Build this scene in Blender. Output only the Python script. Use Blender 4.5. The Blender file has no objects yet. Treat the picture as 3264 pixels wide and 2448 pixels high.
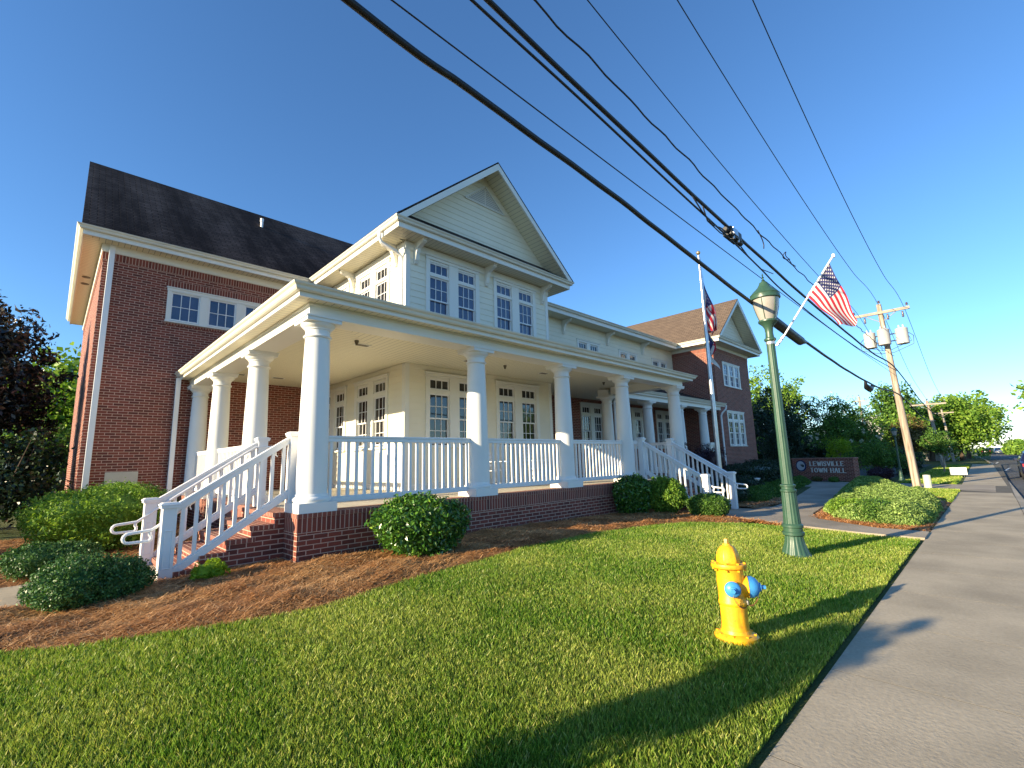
import bpy, bmesh, math, random
import numpy as np
from mathutils import Vector, Matrix
R = math.radians
PI = math.pi
rng = np.random.default_rng(7)
random.seed(7)
sc = bpy.context.scene
COL = sc.collection

# ------------------------------------------------------------------ materials
def newmat(name):
    m = bpy.data.materials.new(name); m.use_nodes = True
    nt = m.node_tree; b = nt.nodes['Principled BSDF']
    return m, nt, b
def N(nt, t, **kw):
    n = nt.nodes.new(t)
    for k, v in kw.items(): setattr(n, k, v)
    return n
def ramp(nt, fac, stops):
    r = N(nt, 'ShaderNodeValToRGB'); els = r.color_ramp.elements
    while len(els) < len(stops): els.new(0.5)
    for e, (p, c) in zip(els, stops):
        e.position = p; e.color = (*c, 1)
    nt.links.new(fac, r.inputs[0]); return r.outputs[0]
def mixc(nt, fac, a, b, typ='MIX'):
    m = N(nt, 'ShaderNodeMix', data_type='RGBA', blend_type=typ)
    for s, v in ((m.inputs[0], fac), (m.inputs[6], a), (m.inputs[7], b)):
        if isinstance(v, (int, float)): s.default_value = v
        elif isinstance(v, tuple): s.default_value = (*v, 1)
        else: nt.links.new(v, s)
    return m.outputs[2]
def noise(nt, scale, detail=4, vec=None, rough=0.55):
    n = N(nt, 'ShaderNodeTexNoise'); n.inputs['Scale'].default_value = scale
    n.inputs['Detail'].default_value = detail; n.inputs['Roughness'].default_value = rough
    if vec is None: vec = N(nt, 'ShaderNodeTexCoord').outputs['Object']
    nt.links.new(vec, n.inputs['Vector']); return n.outputs['Fac']
def bump(nt, b, h, dist=0.01, strength=1.0):
    u = N(nt, 'ShaderNodeBump'); u.inputs['Distance'].default_value = dist; u.inputs['Strength'].default_value = strength
    nt.links.new(h, u.inputs['Height']); nt.links.new(u.outputs[0], b.inputs['Normal'])
def simple(name, col, rough=0.6, var=0.12, nscale=3.0, metal=0.0, spec=0.5, bmp=0.0, bscale=60):
    m, nt, b = newmat(name)
    b.inputs['Roughness'].default_value = rough; b.inputs['Metallic'].default_value = metal
    b.inputs['Specular IOR Level'].default_value = spec
    if var > 0:
        f = noise(nt, nscale, 5)
        lo = tuple(c * (1 - var) for c in col); hi = tuple(min(1, c * (1 + var)) for c in col)
        nt.links.new(ramp(nt, f, [(0.3, lo), (0.7, hi)]), b.inputs['Base Color'])
    else:
        b.inputs['Base Color'].default_value = (*col, 1)
    if bmp > 0: bump(nt, b, noise(nt, bscale, 3), bmp)
    return m
def wallcoord(nt, swap=False, z0=0.0, slope=None):
    """(horizontal, height) coordinates on walls facing any axis"""
    tc = N(nt, 'ShaderNodeTexCoord'); sx = N(nt, 'ShaderNodeSeparateXYZ'); nt.links.new(tc.outputs['Object'], sx.inputs[0])
    ge = N(nt, 'ShaderNodeNewGeometry'); sn = N(nt, 'ShaderNodeSeparateXYZ'); nt.links.new(ge.outputs['True Normal'], sn.inputs[0])
    ab = N(nt, 'ShaderNodeMath', operation='ABSOLUTE'); nt.links.new(sn.outputs[0], ab.inputs[0])
    gt = N(nt, 'ShaderNodeMath', operation='GREATER_THAN'); nt.links.new(ab.outputs[0], gt.inputs[0]); gt.inputs[1].default_value = 0.5
    mx = N(nt, 'ShaderNodeMix', data_type='FLOAT')
    nt.links.new(gt.outputs[0], mx.inputs[0]); nt.links.new(sx.outputs[0], mx.inputs[2]); nt.links.new(sx.outputs[1], mx.inputs[3])
    # tops: use y for height
    az = N(nt, 'ShaderNodeMath', operation='ABSOLUTE'); nt.links.new(sn.outputs[2], az.inputs[0])
    gz = N(nt, 'ShaderNodeMath', operation='GREATER_THAN'); nt.links.new(az.outputs[0], gz.inputs[0]); gz.inputs[1].default_value = 0.9
    mz = N(nt, 'ShaderNodeMix', data_type='FLOAT')
    nt.links.new(gz.outputs[0], mz.inputs[0]); nt.links.new(sx.outputs[2], mz.inputs[2]); nt.links.new(sx.outputs[1], mz.inputs[3])
    sub = N(nt, 'ShaderNodeMath', operation='SUBTRACT'); nt.links.new(mz.outputs[0], sub.inputs[0]); sub.inputs[1].default_value = z0
    cb = N(nt, 'ShaderNodeCombineXYZ')
    a, b_ = (mx.outputs[0], sub.outputs[0])
    if swap: a, b_ = b_, a
    nt.links.new(a, cb.inputs[0]); nt.links.new(b_, cb.inputs[1])
    return cb.outputs[0]
def brickmat(name, swap=False, z0=0.0, c1=(0.27, 0.066, 0.042), c2=(0.10, 0.028, 0.022), offset=0.5):
    m, nt, b = newmat(name)
    v = wallcoord(nt, swap, z0)
    t = N(nt, 'ShaderNodeTexBrick'); nt.links.new(v, t.inputs['Vector']); t.offset = offset
    for k, x in (('Scale', 1.0), ('Mortar Size', 0.0072), ('Mortar Smooth', 0.15), ('Bias', -0.25), ('Brick Width', 0.203), ('Row Height', 0.0677)):
        t.inputs[k].default_value = x
    t.inputs['Color1'].default_value = (*c1, 1); t.inputs['Color2'].default_value = (*c2, 1)
    t.inputs['Mortar'].default_value = (0.64, 0.43, 0.33, 1)
    f = noise(nt, 1.3, 4)
    col = mixc(nt, 0.35, t.outputs['Color'], ramp(nt, f, [(0.3, (0.55, 0.5, 0.5)), (0.7, (1.0, 1.0, 1.0))]), 'MULTIPLY')
    f2 = noise(nt, 90, 2)
    col = mixc(nt, 0.3, col, ramp(nt, f2, [(0.3, (0.6, 0.6, 0.6)), (0.7, (1.0, 1.0, 1.0))]), 'MULTIPLY')
    nt.links.new(col, b.inputs['Base Color']); b.inputs['Roughness'].default_value = 0.85
    inv = N(nt, 'ShaderNodeMath', operation='SUBTRACT'); inv.inputs[0].default_value = 1.0; nt.links.new(t.outputs['Fac'], inv.inputs[1])
    ad = N(nt, 'ShaderNodeMath', operation='MULTIPLY_ADD'); nt.links.new(f2, ad.inputs[0]); ad.inputs[1].default_value = 0.25; nt.links.new(inv.outputs[0], ad.inputs[2])
    bump(nt, b, ad.outputs[0], 0.006)
    return m
def shinglemat(name, c1, c2, streak):
    m, nt, b = newmat(name)
    tc = N(nt, 'ShaderNodeTexCoord'); ge = N(nt, 'ShaderNodeNewGeometry')
    sx = N(nt, 'ShaderNodeSeparateXYZ'); nt.links.new(tc.outputs['Object'], sx.inputs[0])
    sn = N(nt, 'ShaderNodeSeparateXYZ'); nt.links.new(ge.outputs['True Normal'], sn.inputs[0])
    ab = N(nt, 'ShaderNodeMath', operation='ABSOLUTE'); nt.links.new(sn.outputs[0], ab.inputs[0])
    gt = N(nt, 'ShaderNodeMath', operation='GREATER_THAN'); nt.links.new(ab.outputs[0], gt.inputs[0]); gt.inputs[1].default_value = 0.2
    mx = N(nt, 'ShaderNodeMix', data_type='FLOAT'); nt.links.new(gt.outputs[0], mx.inputs[0]); nt.links.new(sx.outputs[0], mx.inputs[2]); nt.links.new(sx.outputs[1], mx.inputs[3])
    cb = N(nt, 'ShaderNodeCombineXYZ'); nt.links.new(mx.outputs[0], cb.inputs[0]); nt.links.new(sx.outputs[2], cb.inputs[1])
    t = N(nt, 'ShaderNodeTexBrick'); nt.links.new(cb.outputs[0], t.inputs['Vector'])
    for k, x in (('Scale', 1.0), ('Mortar Size', 0.014), ('Bias', 0.0), ('Brick Width', 0.30), ('Row Height', 0.093), ('Mortar Smooth', 0.5)):
        t.inputs[k].default_value = x
    t.inputs['Color1'].default_value = (*c1, 1); t.inputs['Color2'].default_value = (*c2, 1)
    t.inputs['Mortar'].default_value = (*[c * 0.3 for c in c2], 1)
    col = t.outputs['Color']
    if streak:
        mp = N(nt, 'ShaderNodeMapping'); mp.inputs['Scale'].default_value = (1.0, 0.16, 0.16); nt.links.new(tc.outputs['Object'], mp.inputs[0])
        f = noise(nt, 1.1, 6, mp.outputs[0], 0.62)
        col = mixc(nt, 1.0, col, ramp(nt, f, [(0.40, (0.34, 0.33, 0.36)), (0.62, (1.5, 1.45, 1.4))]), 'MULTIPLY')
    f2 = noise(nt, 25, 3)
    col = mixc(nt, 0.5, col, ramp(nt, f2, [(0.3, (0.5, 0.5, 0.5)), (0.7, (1.2, 1.2, 1.2))]), 'MULTIPLY')
    nt.links.new(col, b.inputs['Base Color']); b.inputs['Roughness'].default_value = 0.95; b.inputs['Specular IOR Level'].default_value = 0.15
    bump(nt, b, t.outputs['Fac'], -0.01, 0.6)
    return m
def leafmat(name, stops, trans=0.3, rough=0.5, spec=0.35, big=None):
    m, nt, b = newmat(name)
    ge = N(nt, 'ShaderNodeNewGeometry')
    col = ramp(nt, ge.outputs['Random Per Island'], stops)
    if big:
        f = noise(nt, big[0], 4)
        col = mixc(nt, big[1], col, ramp(nt, f, big[2]), 'MIX')
    nt.links.new(col, b.inputs['Base Color']); b.inputs['Roughness'].default_value = rough; b.inputs['Specular IOR Level'].default_value = spec
    tr = N(nt, 'ShaderNodeBsdfTranslucent'); nt.links.new(mixc(nt, 1.0, col, (1.0, 1.0, 0.55), 'MULTIPLY'), tr.inputs[0])
    mx = N(nt, 'ShaderNodeMixShader'); mx.inputs[0].default_value = trans
    nt.links.new(b.outputs[0], mx.inputs[1]); nt.links.new(tr.outputs[0], mx.inputs[2])
    nt.links.new(mx.outputs[0], nt.nodes['Material Output'].inputs[0])
    return m

M = {}
M['brick'] = brickmat('brick')
M['soldier_top'] = brickmat('soldier_top', True, 6.927, offset=0.0)
M['soldier_base'] = brickmat('soldier_base', True, 0.64, offset=0.0)
M['soldier_win'] = brickmat('soldier_win', True, 6.527, offset=0.0)
M['cap_brick'] = brickmat('cap_brick', True, 0.0, c1=(0.30, 0.09, 0.06), c2=(0.16, 0.05, 0.04), offset=0.0)
M['shingle_shaded'] = shinglemat('shingle_shaded', (0.088, 0.066, 0.058), (0.048, 0.036, 0.032), True)  # same shingle with near-shade put into its colour, plus algae streaks
M['shingle_sunlit'] = shinglemat('shingle_sunlit', (0.20, 0.15, 0.115), (0.15, 0.112, 0.088), False)  # same shingle with the sunlit tone put into its colour
M['paint'] = simple('paint', (0.80, 0.79, 0.73), 0.45, 0.03, 0.8)
M['rail_paint'] = simple('rail_paint', (0.82, 0.82, 0.82), 0.4, 0.04, 2.0)
M['column_paint'] = simple('column_paint', (0.80, 0.80, 0.77), 0.5, 0.03, 1.5, bmp=0.001, bscale=120)
M['siding'] = simple('siding', (0.83, 0.78, 0.63), 0.6, 0.04, 1.2)
M['gutter'] = simple('gutter', (0.74, 0.72, 0.62), 0.45, 0.07, 1.5)
M['metal_white'] = simple('metal_white', (0.85, 0.85, 0.85), 0.3, 0.02)
def soffitmat():
    m, nt, b = newmat('soffit')
    tc = N(nt, 'ShaderNodeTexCoord'); sx = N(nt, 'ShaderNodeSeparateXYZ'); nt.links.new(tc.outputs['UV'], sx.inputs[0])
    w = N(nt, 'ShaderNodeMath', operation='FRACT'); mu = N(nt, 'ShaderNodeMath', operation='MULTIPLY'); mu.inputs[1].default_value = 8.0
    nt.links.new(sx.outputs[0], mu.inputs[0]); nt.links.new(mu.outputs[0], w.inputs[0])
    cr = ramp(nt, w.outputs[0], [(0.0, (0.36, 0.34, 0.27)), (0.07, (0.36, 0.34, 0.27)), (0.11, (0.80, 0.755, 0.57)), (1.0, (0.81, 0.765, 0.585))])
    nt.links.new(cr, b.inputs['Base Color']); b.inputs['Roughness'].default_value = 0.55
    bump(nt, b, cr, 0.006)
    return m
M['soffit'] = soffitmat()
M['glass'] = simple('glass', (0.018, 0.02, 0.024), 0.03, 0.0, spec=0.9)
def skyglass():
    m, nt, b = newmat('glass_sky')
    f = noise(nt, 1.4, 3)
    nt.links.new(ramp(nt, f, [(0.35, (0.015, 0.03, 0.09)), (0.65, (0.04, 0.06, 0.14))]), b.inputs['Base Color'])  # blue sky reflection painted into the base colour of the panes
    b.inputs['Roughness'].default_value = 0.06; b.inputs['Specular IOR Level'].default_value = 0.9
    return m
M['glass_up'] = skyglass()
def groundmat(name, stops, scale, bmp, bscale, rough=0.95, fine=None):
    m, nt, b = newmat(name)
    f = noise(nt, scale, 6)
    col = ramp(nt, f, stops)
    if fine:
        f3 = noise(nt, fine[0], 3)
        col = mixc(nt, fine[1], col, ramp(nt, f3, [(0.3, (0.35, 0.35, 0.35)), (0.7, (1.25, 1.25, 1.25))]), 'MULTIPLY')
    nt.links.new(col, b.inputs['Base Color']); b.inputs['Roughness'].default_value = rough; b.inputs['Specular IOR Level'].default_value = 0.2
    bump(nt, b, noise(nt, bscale, 4), bmp)
    return m
M['ground'] = groundmat('ground', [(0.3, (0.045, 0.075, 0.02)), (0.7, (0.10, 0.12, 0.04))], 0.6, 0.03, 30)
M['turf'] = groundmat('turf', [(0.3, (0.06, 0.10, 0.014)), (0.7, (0.13, 0.16, 0.03))], 1.2, 0.02, 60, fine=(120, 0.6))
M['mulch_base'] = groundmat('mulch_base', [(0.3, (0.20, 0.085, 0.035)), (0.7, (0.42, 0.21, 0.09))], 5, 0.03, 70, fine=(90, 0.8))
def concretemat(name, base, joints=True):
    m, nt, b = newmat(name)
    f = noise(nt, 0.9, 6); f2 = noise(nt, 35, 4)
    lo = tuple(c * 0.72 for c in base); hi = tuple(c * 1.1 for c in base)
    col = ramp(nt, f, [(0.32, lo), (0.62, hi)])
    col = mixc(nt, 0.45, col, ramp(nt, f2, [(0.3, (0.7, 0.7, 0.7)), (0.7, (1.08, 1.08, 1.08))]), 'MULTIPLY')
    v = N(nt, 'ShaderNodeTexVoronoi'); v.inputs['Scale'].default_value = 2.3
    nt.links.new(N(nt, 'ShaderNodeTexCoord').outputs['Object'], v.inputs['Vector'])
    col = mixc(nt, 1.0, col, ramp(nt, v.outputs['Distance'], [(0.0, (0.45, 0.42, 0.38)), (0.035, (0.9, 0.9, 0.9)), (0.06, (1, 1, 1))]), 'MULTIPLY')
    nt.links.new(col, b.inputs['Base Color']); b.inputs['Roughness'].default_value = 0.9; b.inputs['Specular IOR Level'].default_value = 0.25
    bump(nt, b, f2, 0.004)
    return m
M['concrete'] = concretemat('concrete', (0.43, 0.37, 0.27))
M['curb'] = concretemat('curb', (0.38, 0.34, 0.27))
M['asphalt'] = groundmat('asphalt', [(0.3, (0.085, 0.087, 0.09)), (0.7, (0.13, 0.13, 0.128))], 0.7, 0.004, 150, fine=(200, 0.4))
M['path'] = concretemat('path', (0.36, 0.31, 0.24))
M['joint'] = simple('joint', (0.10, 0.09, 0.07), 0.95, 0.2)
M['road_paint'] = simple('road_paint', (0.6, 0.6, 0.57), 0.7, 0.2, 4)
M['deck'] = simple('deck', (0.52, 0.49, 0.42), 0.8, 0.08, 2)
M['green_metal'] = simple('green_metal', (0.036, 0.088, 0.058), 0.38, 0.15, 6, spec=0.5, bmp=0.0008, bscale=40)
M['lamp_glass'] = simple('lamp_glass', (0.36, 0.34, 0.31), 0.25, 0.06)
M['wire'] = simple('wire', (0.012, 0.012, 0.014), 0.5, 0.0)
M['steel'] = simple('steel', (0.45, 0.45, 0.46), 0.3, 0.1, 8, metal=0.8)
M['alu'] = simple('alu', (0.62, 0.62, 0.63), 0.32, 0.08, 3, metal=0.75)
M['insul'] = simple('insul', (0.10, 0.07, 0.09), 0.3, 0.0)
M['ceramic'] = simple('ceramic', (0.5, 0.5, 0.5), 0.3, 0.05)
M['gold'] = simple('gold', (0.55, 0.42, 0.22), 0.3, 0.05, metal=0.7)
def woodmat():
    m, nt, b = newmat('pole_wood')
    tc = N(nt, 'ShaderNodeTexCoord'); mp = N(nt, 'ShaderNodeMapping'); mp.inputs['Scale'].default_value = (9, 9, 0.7); nt.links.new(tc.outputs['Object'], mp.inputs[0])
    f = noise(nt, 1.6, 6, mp.outputs[0])
    nt.links.new(ramp(nt, f, [(0.3, (0.15, 0.11, 0.085)), (0.55, (0.38, 0.31, 0.24)), (0.75, (0.56, 0.50, 0.42))]), b.inputs['Base Color'])
    b.inputs['Roughness'].default_value = 0.9; bump(nt, b, f, 0.02); return m
M['pole_wood'] = woodmat()
M['grey_wood'] = simple('grey_wood', (0.33, 0.29, 0.24), 0.9, 0.25, 6)
M['bark'] = simple('bark', (0.10, 0.07, 0.05), 0.95, 0.35, 9, bmp=0.01, bscale=20)
M['bark_light'] = simple('bark_light', (0.28, 0.21, 0.15), 0.9, 0.25, 9, bmp=0.005, bscale=20)
def hydmat():
    m, nt, b = newmat('hydrant_yellow')
    f = noise(nt, 14, 5)
    col = ramp(nt, f, [(0.28, (0.42, 0.20, 0.02)), (0.42, (0.80, 0.38, 0.012)), (0.7, (0.86, 0.46, 0.015))])
    g = noise(nt, 55, 3)
    col = mixc(nt, 1.0, col, ramp(nt, g, [(0.22, (0.35, 0.25, 0.2)), (0.32, (1, 1, 1))]), 'MULTIPLY')
    nt.links.new(col, b.inputs['Base Color']); b.inputs['Roughness'].default_value = 0.42
    bump(nt, b, g, 0.0015); return m
M['hyd'] = hydmat()
M['hyd_blue'] = simple('hyd_blue', (0.05, 0.27, 0.62), 0.4, 0.15, 20, bmp=0.001, bscale=60)
M['rust'] = simple('rust', (0.25, 0.11, 0.05), 0.8, 0.3, 30, metal=0.3)
M['flag_red'] = simple('flag_red', (0.58, 0.025, 0.05), 0.8, 0.05)
M['flag_white'] = simple('flag_white', (0.80, 0.78, 0.74), 0.8, 0.03)
M['flag_blue'] = simple('flag_blue', (0.035, 0.04, 0.16), 0.8, 0.05)
for k in ('flag_red', 'flag_white', 'flag_blue'):   # thin cloth lets some light through
    nt = M[k].node_tree; b = nt.nodes['Principled BSDF']; tr = N(nt, 'ShaderNodeBsdfTranslucent')
    src = b.inputs['Base Color'].links[0].from_socket; nt.links.new(src, tr.inputs[0])
    mx = N(nt, 'ShaderNodeMixShader'); mx.inputs[0].default_value = 0.3
    nt.links.new(b.outputs[0], mx.inputs[1]); nt.links.new(tr.outputs[0], mx.inputs[2]); nt.links.new(mx.outputs[0], nt.nodes['Material Output'].inputs[0])
M['letter'] = simple('letter', (0.78, 0.76, 0.70), 0.4, 0.0)
M['navy'] = simple('navy', (0.02, 0.02, 0.10), 0.5, 0.0)
M['black'] = simple('black', (0.015, 0.015, 0.017), 0.5, 0.0)
M['seal'] = simple('seal', (0.50, 0.53, 0.56), 0.5, 0.03)
M['plaque'] = simple('plaque', (0.55, 0.50, 0.42), 0.7, 0.06, 5)
M['car_blue'] = simple('car_blue', (0.012, 0.014, 0.05), 0.2, 0.0, spec=0.8)
M['car_dark'] = simple('car_dark', (0.012, 0.012, 0.015), 0.25, 0.0, spec=0.8)
M['car_white'] = simple('car_white', (0.7, 0.7, 0.7), 0.25, 0.0, spec=0.8)
M['tyre'] = simple('tyre', (0.02, 0.02, 0.02), 0.8, 0.0)
M['red_light'] = simple('red_light', (0.4, 0.02, 0.02), 0.2, 0.0)
M['plastic_cream'] = simple('plastic_cream', (0.66, 0.66, 0.45), 0.5, 0.03)
M['dark_vent'] = simple('dark_vent', (0.14, 0.12, 0.08), 0.6, 0.0)
M['grey_wall'] = simple('grey_wall', (0.42, 0.42, 0.42), 0.8, 0.05)
g = [(0.0, (0.08, 0.15, 0.012)), (0.35, (0.15, 0.29, 0.022)), (0.7, (0.32, 0.47, 0.06)), (0.9, (0.55, 0.55, 0.10)), (1.0, (0.80, 0.72, 0.32))]
M['grass'] = leafmat('grass', g, 0.35, 0.45, 0.35, big=(0.75, 0.38, [(0.40, (0.08, 0.22, 0.018)), (0.62, (0.52, 0.54, 0.13))]))
M['straw'] = leafmat('straw', [(0.0, (0.16, 0.055, 0.02)), (0.4, (0.42, 0.19, 0.065)), (0.75, (0.62, 0.33, 0.13)), (1.0, (0.85, 0.56, 0.29))], 0.1, 0.6, 0.3, big=(0.9, 0.3, [(0.4, (0.38, 0.14, 0.045)), (0.62, (0.72, 0.46, 0.20))]))
M['straw_orange'] = leafmat('straw_orange', [(0.0, (0.34, 0.13, 0.04)), (1.0, (0.80, 0.42, 0.16))], 0.1, 0.6, 0.3)
M['leaf_bush'] = leafmat('leaf_bush', [(0, (0.0204, 0.068, 0.0136)), (0.5, (0.0595, 0.17, 0.0238)), (0.9, (0.1275, 0.289, 0.034)), (1, (0.255, 0.408, 0.051))], 0.2, 0.28, 0.6)
M['leaf_box'] = leafmat('leaf_box', [(0, (0.0252, 0.081, 0.0216)), (0.6, (0.063, 0.162, 0.036)), (1, (0.126, 0.252, 0.063))], 0.2, 0.45, 0.4)
M['leaf_light'] = leafmat('leaf_light', [(0, (0.085, 0.187, 0.0255)), (0.6, (0.187, 0.34, 0.0425)), (1, (0.34, 0.493, 0.068))], 0.35, 0.5, 0.3)
M['leaf_mid'] = leafmat('leaf_mid', [(0, (0.0374, 0.102, 0.0204)), (0.6, (0.0935, 0.204, 0.034)), (1, (0.187, 0.323, 0.051))], 0.3, 0.5, 0.3)
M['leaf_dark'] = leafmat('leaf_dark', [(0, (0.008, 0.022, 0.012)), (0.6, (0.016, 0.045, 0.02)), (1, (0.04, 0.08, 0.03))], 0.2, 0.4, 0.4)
M['leaf_blue'] = leafmat('leaf_blue', [(0, (0.015, 0.05, 0.04)), (1, (0.04, 0.11, 0.07))], 0.2, 0.5, 0.3)
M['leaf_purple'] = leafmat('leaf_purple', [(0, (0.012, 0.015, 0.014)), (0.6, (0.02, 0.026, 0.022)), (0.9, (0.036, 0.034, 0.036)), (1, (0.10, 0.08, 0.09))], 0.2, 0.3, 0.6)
M['leaf_maroon'] = leafmat('leaf_maroon', [(0, (0.025, 0.010, 0.018)), (1, (0.07, 0.03, 0.045))], 0.2, 0.5, 0.4)
M['leaf_lime'] = leafmat('leaf_lime', [(0, (0.16, 0.28, 0.012)), (1, (0.36, 0.50, 0.03))], 0.4, 0.5, 0.3)
M['leaf_rust'] = leafmat('leaf_rust', [(0, (0.06, 0.08, 0.02)), (0.5, (0.14, 0.12, 0.035)), (1, (0.22, 0.14, 0.06))], 0.3, 0.5, 0.3)
M['juniper'] = leafmat('juniper', [(0, (0.12, 0.22, 0.05)), (0.6, (0.30, 0.44, 0.11)), (1, (0.46, 0.60, 0.20))], 0.25, 0.6, 0.2)
M['blossom'] = leafmat('blossom', [(0, (0.55, 0.52, 0.42)), (1, (0.80, 0.78, 0.70))], 0.3, 0.7, 0.2)
M['twig'] = simple('twig', (0.06, 0.045, 0.025), 0.95, 0.3, 12)

# ------------------------------------------------------------------ mesh helpers
class MB:
    def __init__(s): s.v = []; s.f = []; s.m = []; s.uv = {}; s.cur = 0
    def quad(s, a, b, c, d, uv=None):
        i = len(s.v); s.v += [tuple(a), tuple(b), tuple(c), tuple(d)]; s.f.append((i, i+1, i+2, i+3)); s.m.append(s.cur)
        if uv: s.uv[len(s.f)-1] = uv
    def poly(s, pts):
        i = len(s.v); s.v += [tuple(p) for p in pts]; s.f.append(tuple(range(i, i+len(pts)))); s.m.append(s.cur)
    def box(s, x0, x1, y0, y1, z0, z1):
        if x0 > x1: x0, x1 = x1, x0
        if y0 > y1: y0, y1 = y1, y0
        i = len(s.v)
        s.v += [(x0,y0,z0),(x1,y0,z0),(x1,y1,z0),(x0,y1,z0),(x0,y0,z1),(x1,y0,z1),(x1,y1,z1),(x0,y1,z1)]
        for q in ((0,3,2,1),(4,5,6,7),(0,1,5,4),(1,2,6,5),(2,3,7,6),(3,0,4,7)):
            s.f.append(tuple(i+k for k in q)); s.m.append(s.cur)
        return s
    def prism(s, pts2, ax, a0, a1):
        """extrude closed 2-D outline along axis ax ('x','y','z')"""
        def P(p, t): return {'x': (t, p[0], p[1]), 'y': (p[0], t, p[1]), 'z': (p[0], p[1], t)}[ax]
        n = len(pts2); i = len(s.v)
        s.v += [P(p, a0) for p in pts2] + [P(p, a1) for p in pts2]
        s.f.append(tuple(i+k for k in range(n))); s.f.append(tuple(i+n+k for k in reversed(range(n)))); s.m += [s.cur]*2
        for k in range(n):
            s.f.append((i+k, i+(k+1) % n, i+n+(k+1) % n, i+n+k)); s.m.append(s.cur)
        return s
    def lathe(s, prof, cx, cy, z0=0, n=24, axis='z', fl=None):
        i = len(s.v); m = len(prof)
        for (r, z) in prof:
            for k in range(n):
                a = 2*PI*k/n; rr = r*(fl(a, z) if fl else 1)
                if axis == 'z': s.v.append((cx+rr*math.cos(a), cy+rr*math.sin(a), z0+z))
                else: s.v.append(axis(rr*math.cos(a), rr*math.sin(a), z))
        for j in range(m-1):
            for k in range(n):
                s.f.append((i+j*n+k, i+j*n+(k+1) % n, i+(j+1)*n+(k+1) % n, i+(j+1)*n+k)); s.m.append(s.cur)
        s.f.append(tuple(i+k for k in reversed(range(n)))); s.f.append(tuple(i+(m-1)*n+k for k in range(n))); s.m += [s.cur]*2
        return s
    def tube(s, pts, r, n=8, rs=None):
        pts = [Vector(p) for p in pts]; i = len(s.v); u = None
        for j, p in enumerate(pts):
            d = (pts[min(j+1, len(pts)-1)] - pts[max(j-1, 0)]).normalized()
            if u is None: u = d.orthogonal().normalized()
            else:
                u = (u - d*u.dot(d)); u = u.normalized() if u.length > 1e-6 else d.orthogonal().normalized()
            w = d.cross(u); rr = rs[j] if rs else r
            for k in range(n):
                a = 2*PI*k/n; s.v.append(tuple(p + (u*math.cos(a) + w*math.sin(a))*rr))
        for j in range(len(pts)-1):
            for k in range(n):
                s.f.append((i+j*n+k, i+j*n+(k+1) % n, i+(j+1)*n+(k+1) % n, i+(j+1)*n+k)); s.m.append(s.cur)
        s.f.append(tuple(i+k for k in reversed(range(n)))); s.f.append(tuple(i+(len(pts)-1)*n+k for k in range(n))); s.m += [s.cur]*2
        return s
    def build(s, name, mats, parent=None, smooth=False, bevel=0, fix=True):
        me = bpy.data.meshes.new(name)
        me.from_pydata(s.v, [], s.f)
        if not isinstance(mats, (list, tuple)): mats = [mats]
        for m in mats: me.materials.append(M[m] if isinstance(m, str) else m)
        me.polygons.foreach_set('material_index', s.m)
        if s.uv:
            uvl = me.uv_layers.new(name='UVMap')
            for fi, uv in s.uv.items():
                for li, c in zip(me.polygons[fi].loop_indices, uv): uvl.data[li].uv = c
        if fix and len(s.f) < 30000:
            bm = bmesh.new(); bm.from_mesh(me); bmesh.ops.recalc_face_normals(bm, faces=bm.faces); bm.to_mesh(me); bm.free()
        if smooth:
            me.polygons.foreach_set('use_smooth', [True]*len(me.polygons))
            if smooth != 'all': me.set_sharp_from_angle(angle=R(40))
        o = bpy.data.objects.new(name, me); COL.objects.link(o)
        if bevel:
            b = o.modifiers.new('b', 'BEVEL'); b.width = bevel; b.segments = 2; b.limit_method = 'ANGLE'
        if parent: setp(o, parent)
        return o
def absloc(o):
    l = Vector(o.location)
    while o.parent:
        l = l + Vector(o.matrix_parent_inverse.translation); o = o.parent; l = l + Vector(o.location)
    return l
def setp(o, parent):
    o.parent = parent; o.matrix_parent_inverse = Matrix.Translation(-absloc(parent))
def tag(o, label=None, cat=None, group=None, kind=None):
    if label: o['label'] = label
    if cat: o['category'] = cat
    if group: o['group'] = group
    if kind: o['kind'] = kind
    return o
def thing(name, loc, label, cat, group=None):
    o = bpy.data.objects.new(name, None); o.location = loc; o.empty_display_size = 0.2; COL.objects.link(o)
    return tag(o, label, cat, group)
def kids(o): return [c for c in bpy.data.objects if c.parent == o]
def copy_tree(o, parent=None, loc=None, rot=None, scale=None, ch=None):
    c = o.copy(); COL.objects.link(c)
    if parent: c.parent = parent
    if loc is not None: c.location = loc
    if rot is not None: c.rotation_euler = rot
    if scale is not None: c.scale = scale
    for k in (kids(o) if ch is None else ch): copy_tree(k, c)
    return c
def npmesh(name, V, nper, mats, parent=None, midx=None):
    """V: (N*nper,3) loose polygons of nper corners"""
    nf = len(V)//nper
    me = bpy.data.meshes.new(name); me.vertices.add(len(V)); me.vertices.foreach_set('co', V.astype(np.float32).ravel())
    me.loops.add(len(V)); me.loops.foreach_set('vertex_index', np.arange(len(V), dtype=np.int32))
    me.polygons.add(nf); me.polygons.foreach_set('loop_start', np.arange(0, len(V), nper, dtype=np.int32))
    me.polygons.foreach_set('loop_total', np.full(nf, nper, dtype=np.int32))
    if not isinstance(mats, (list, tuple)): mats = [mats]
    for m in mats: me.materials.append(M[m])
    if midx is not None: me.polygons.foreach_set('material_index', midx.astype(np.int32))
    me.update(calc_edges=True)
    o = bpy.data.objects.new(name, me); COL.objects.link(o)
    if parent: setp(o, parent)
    return o

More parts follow.
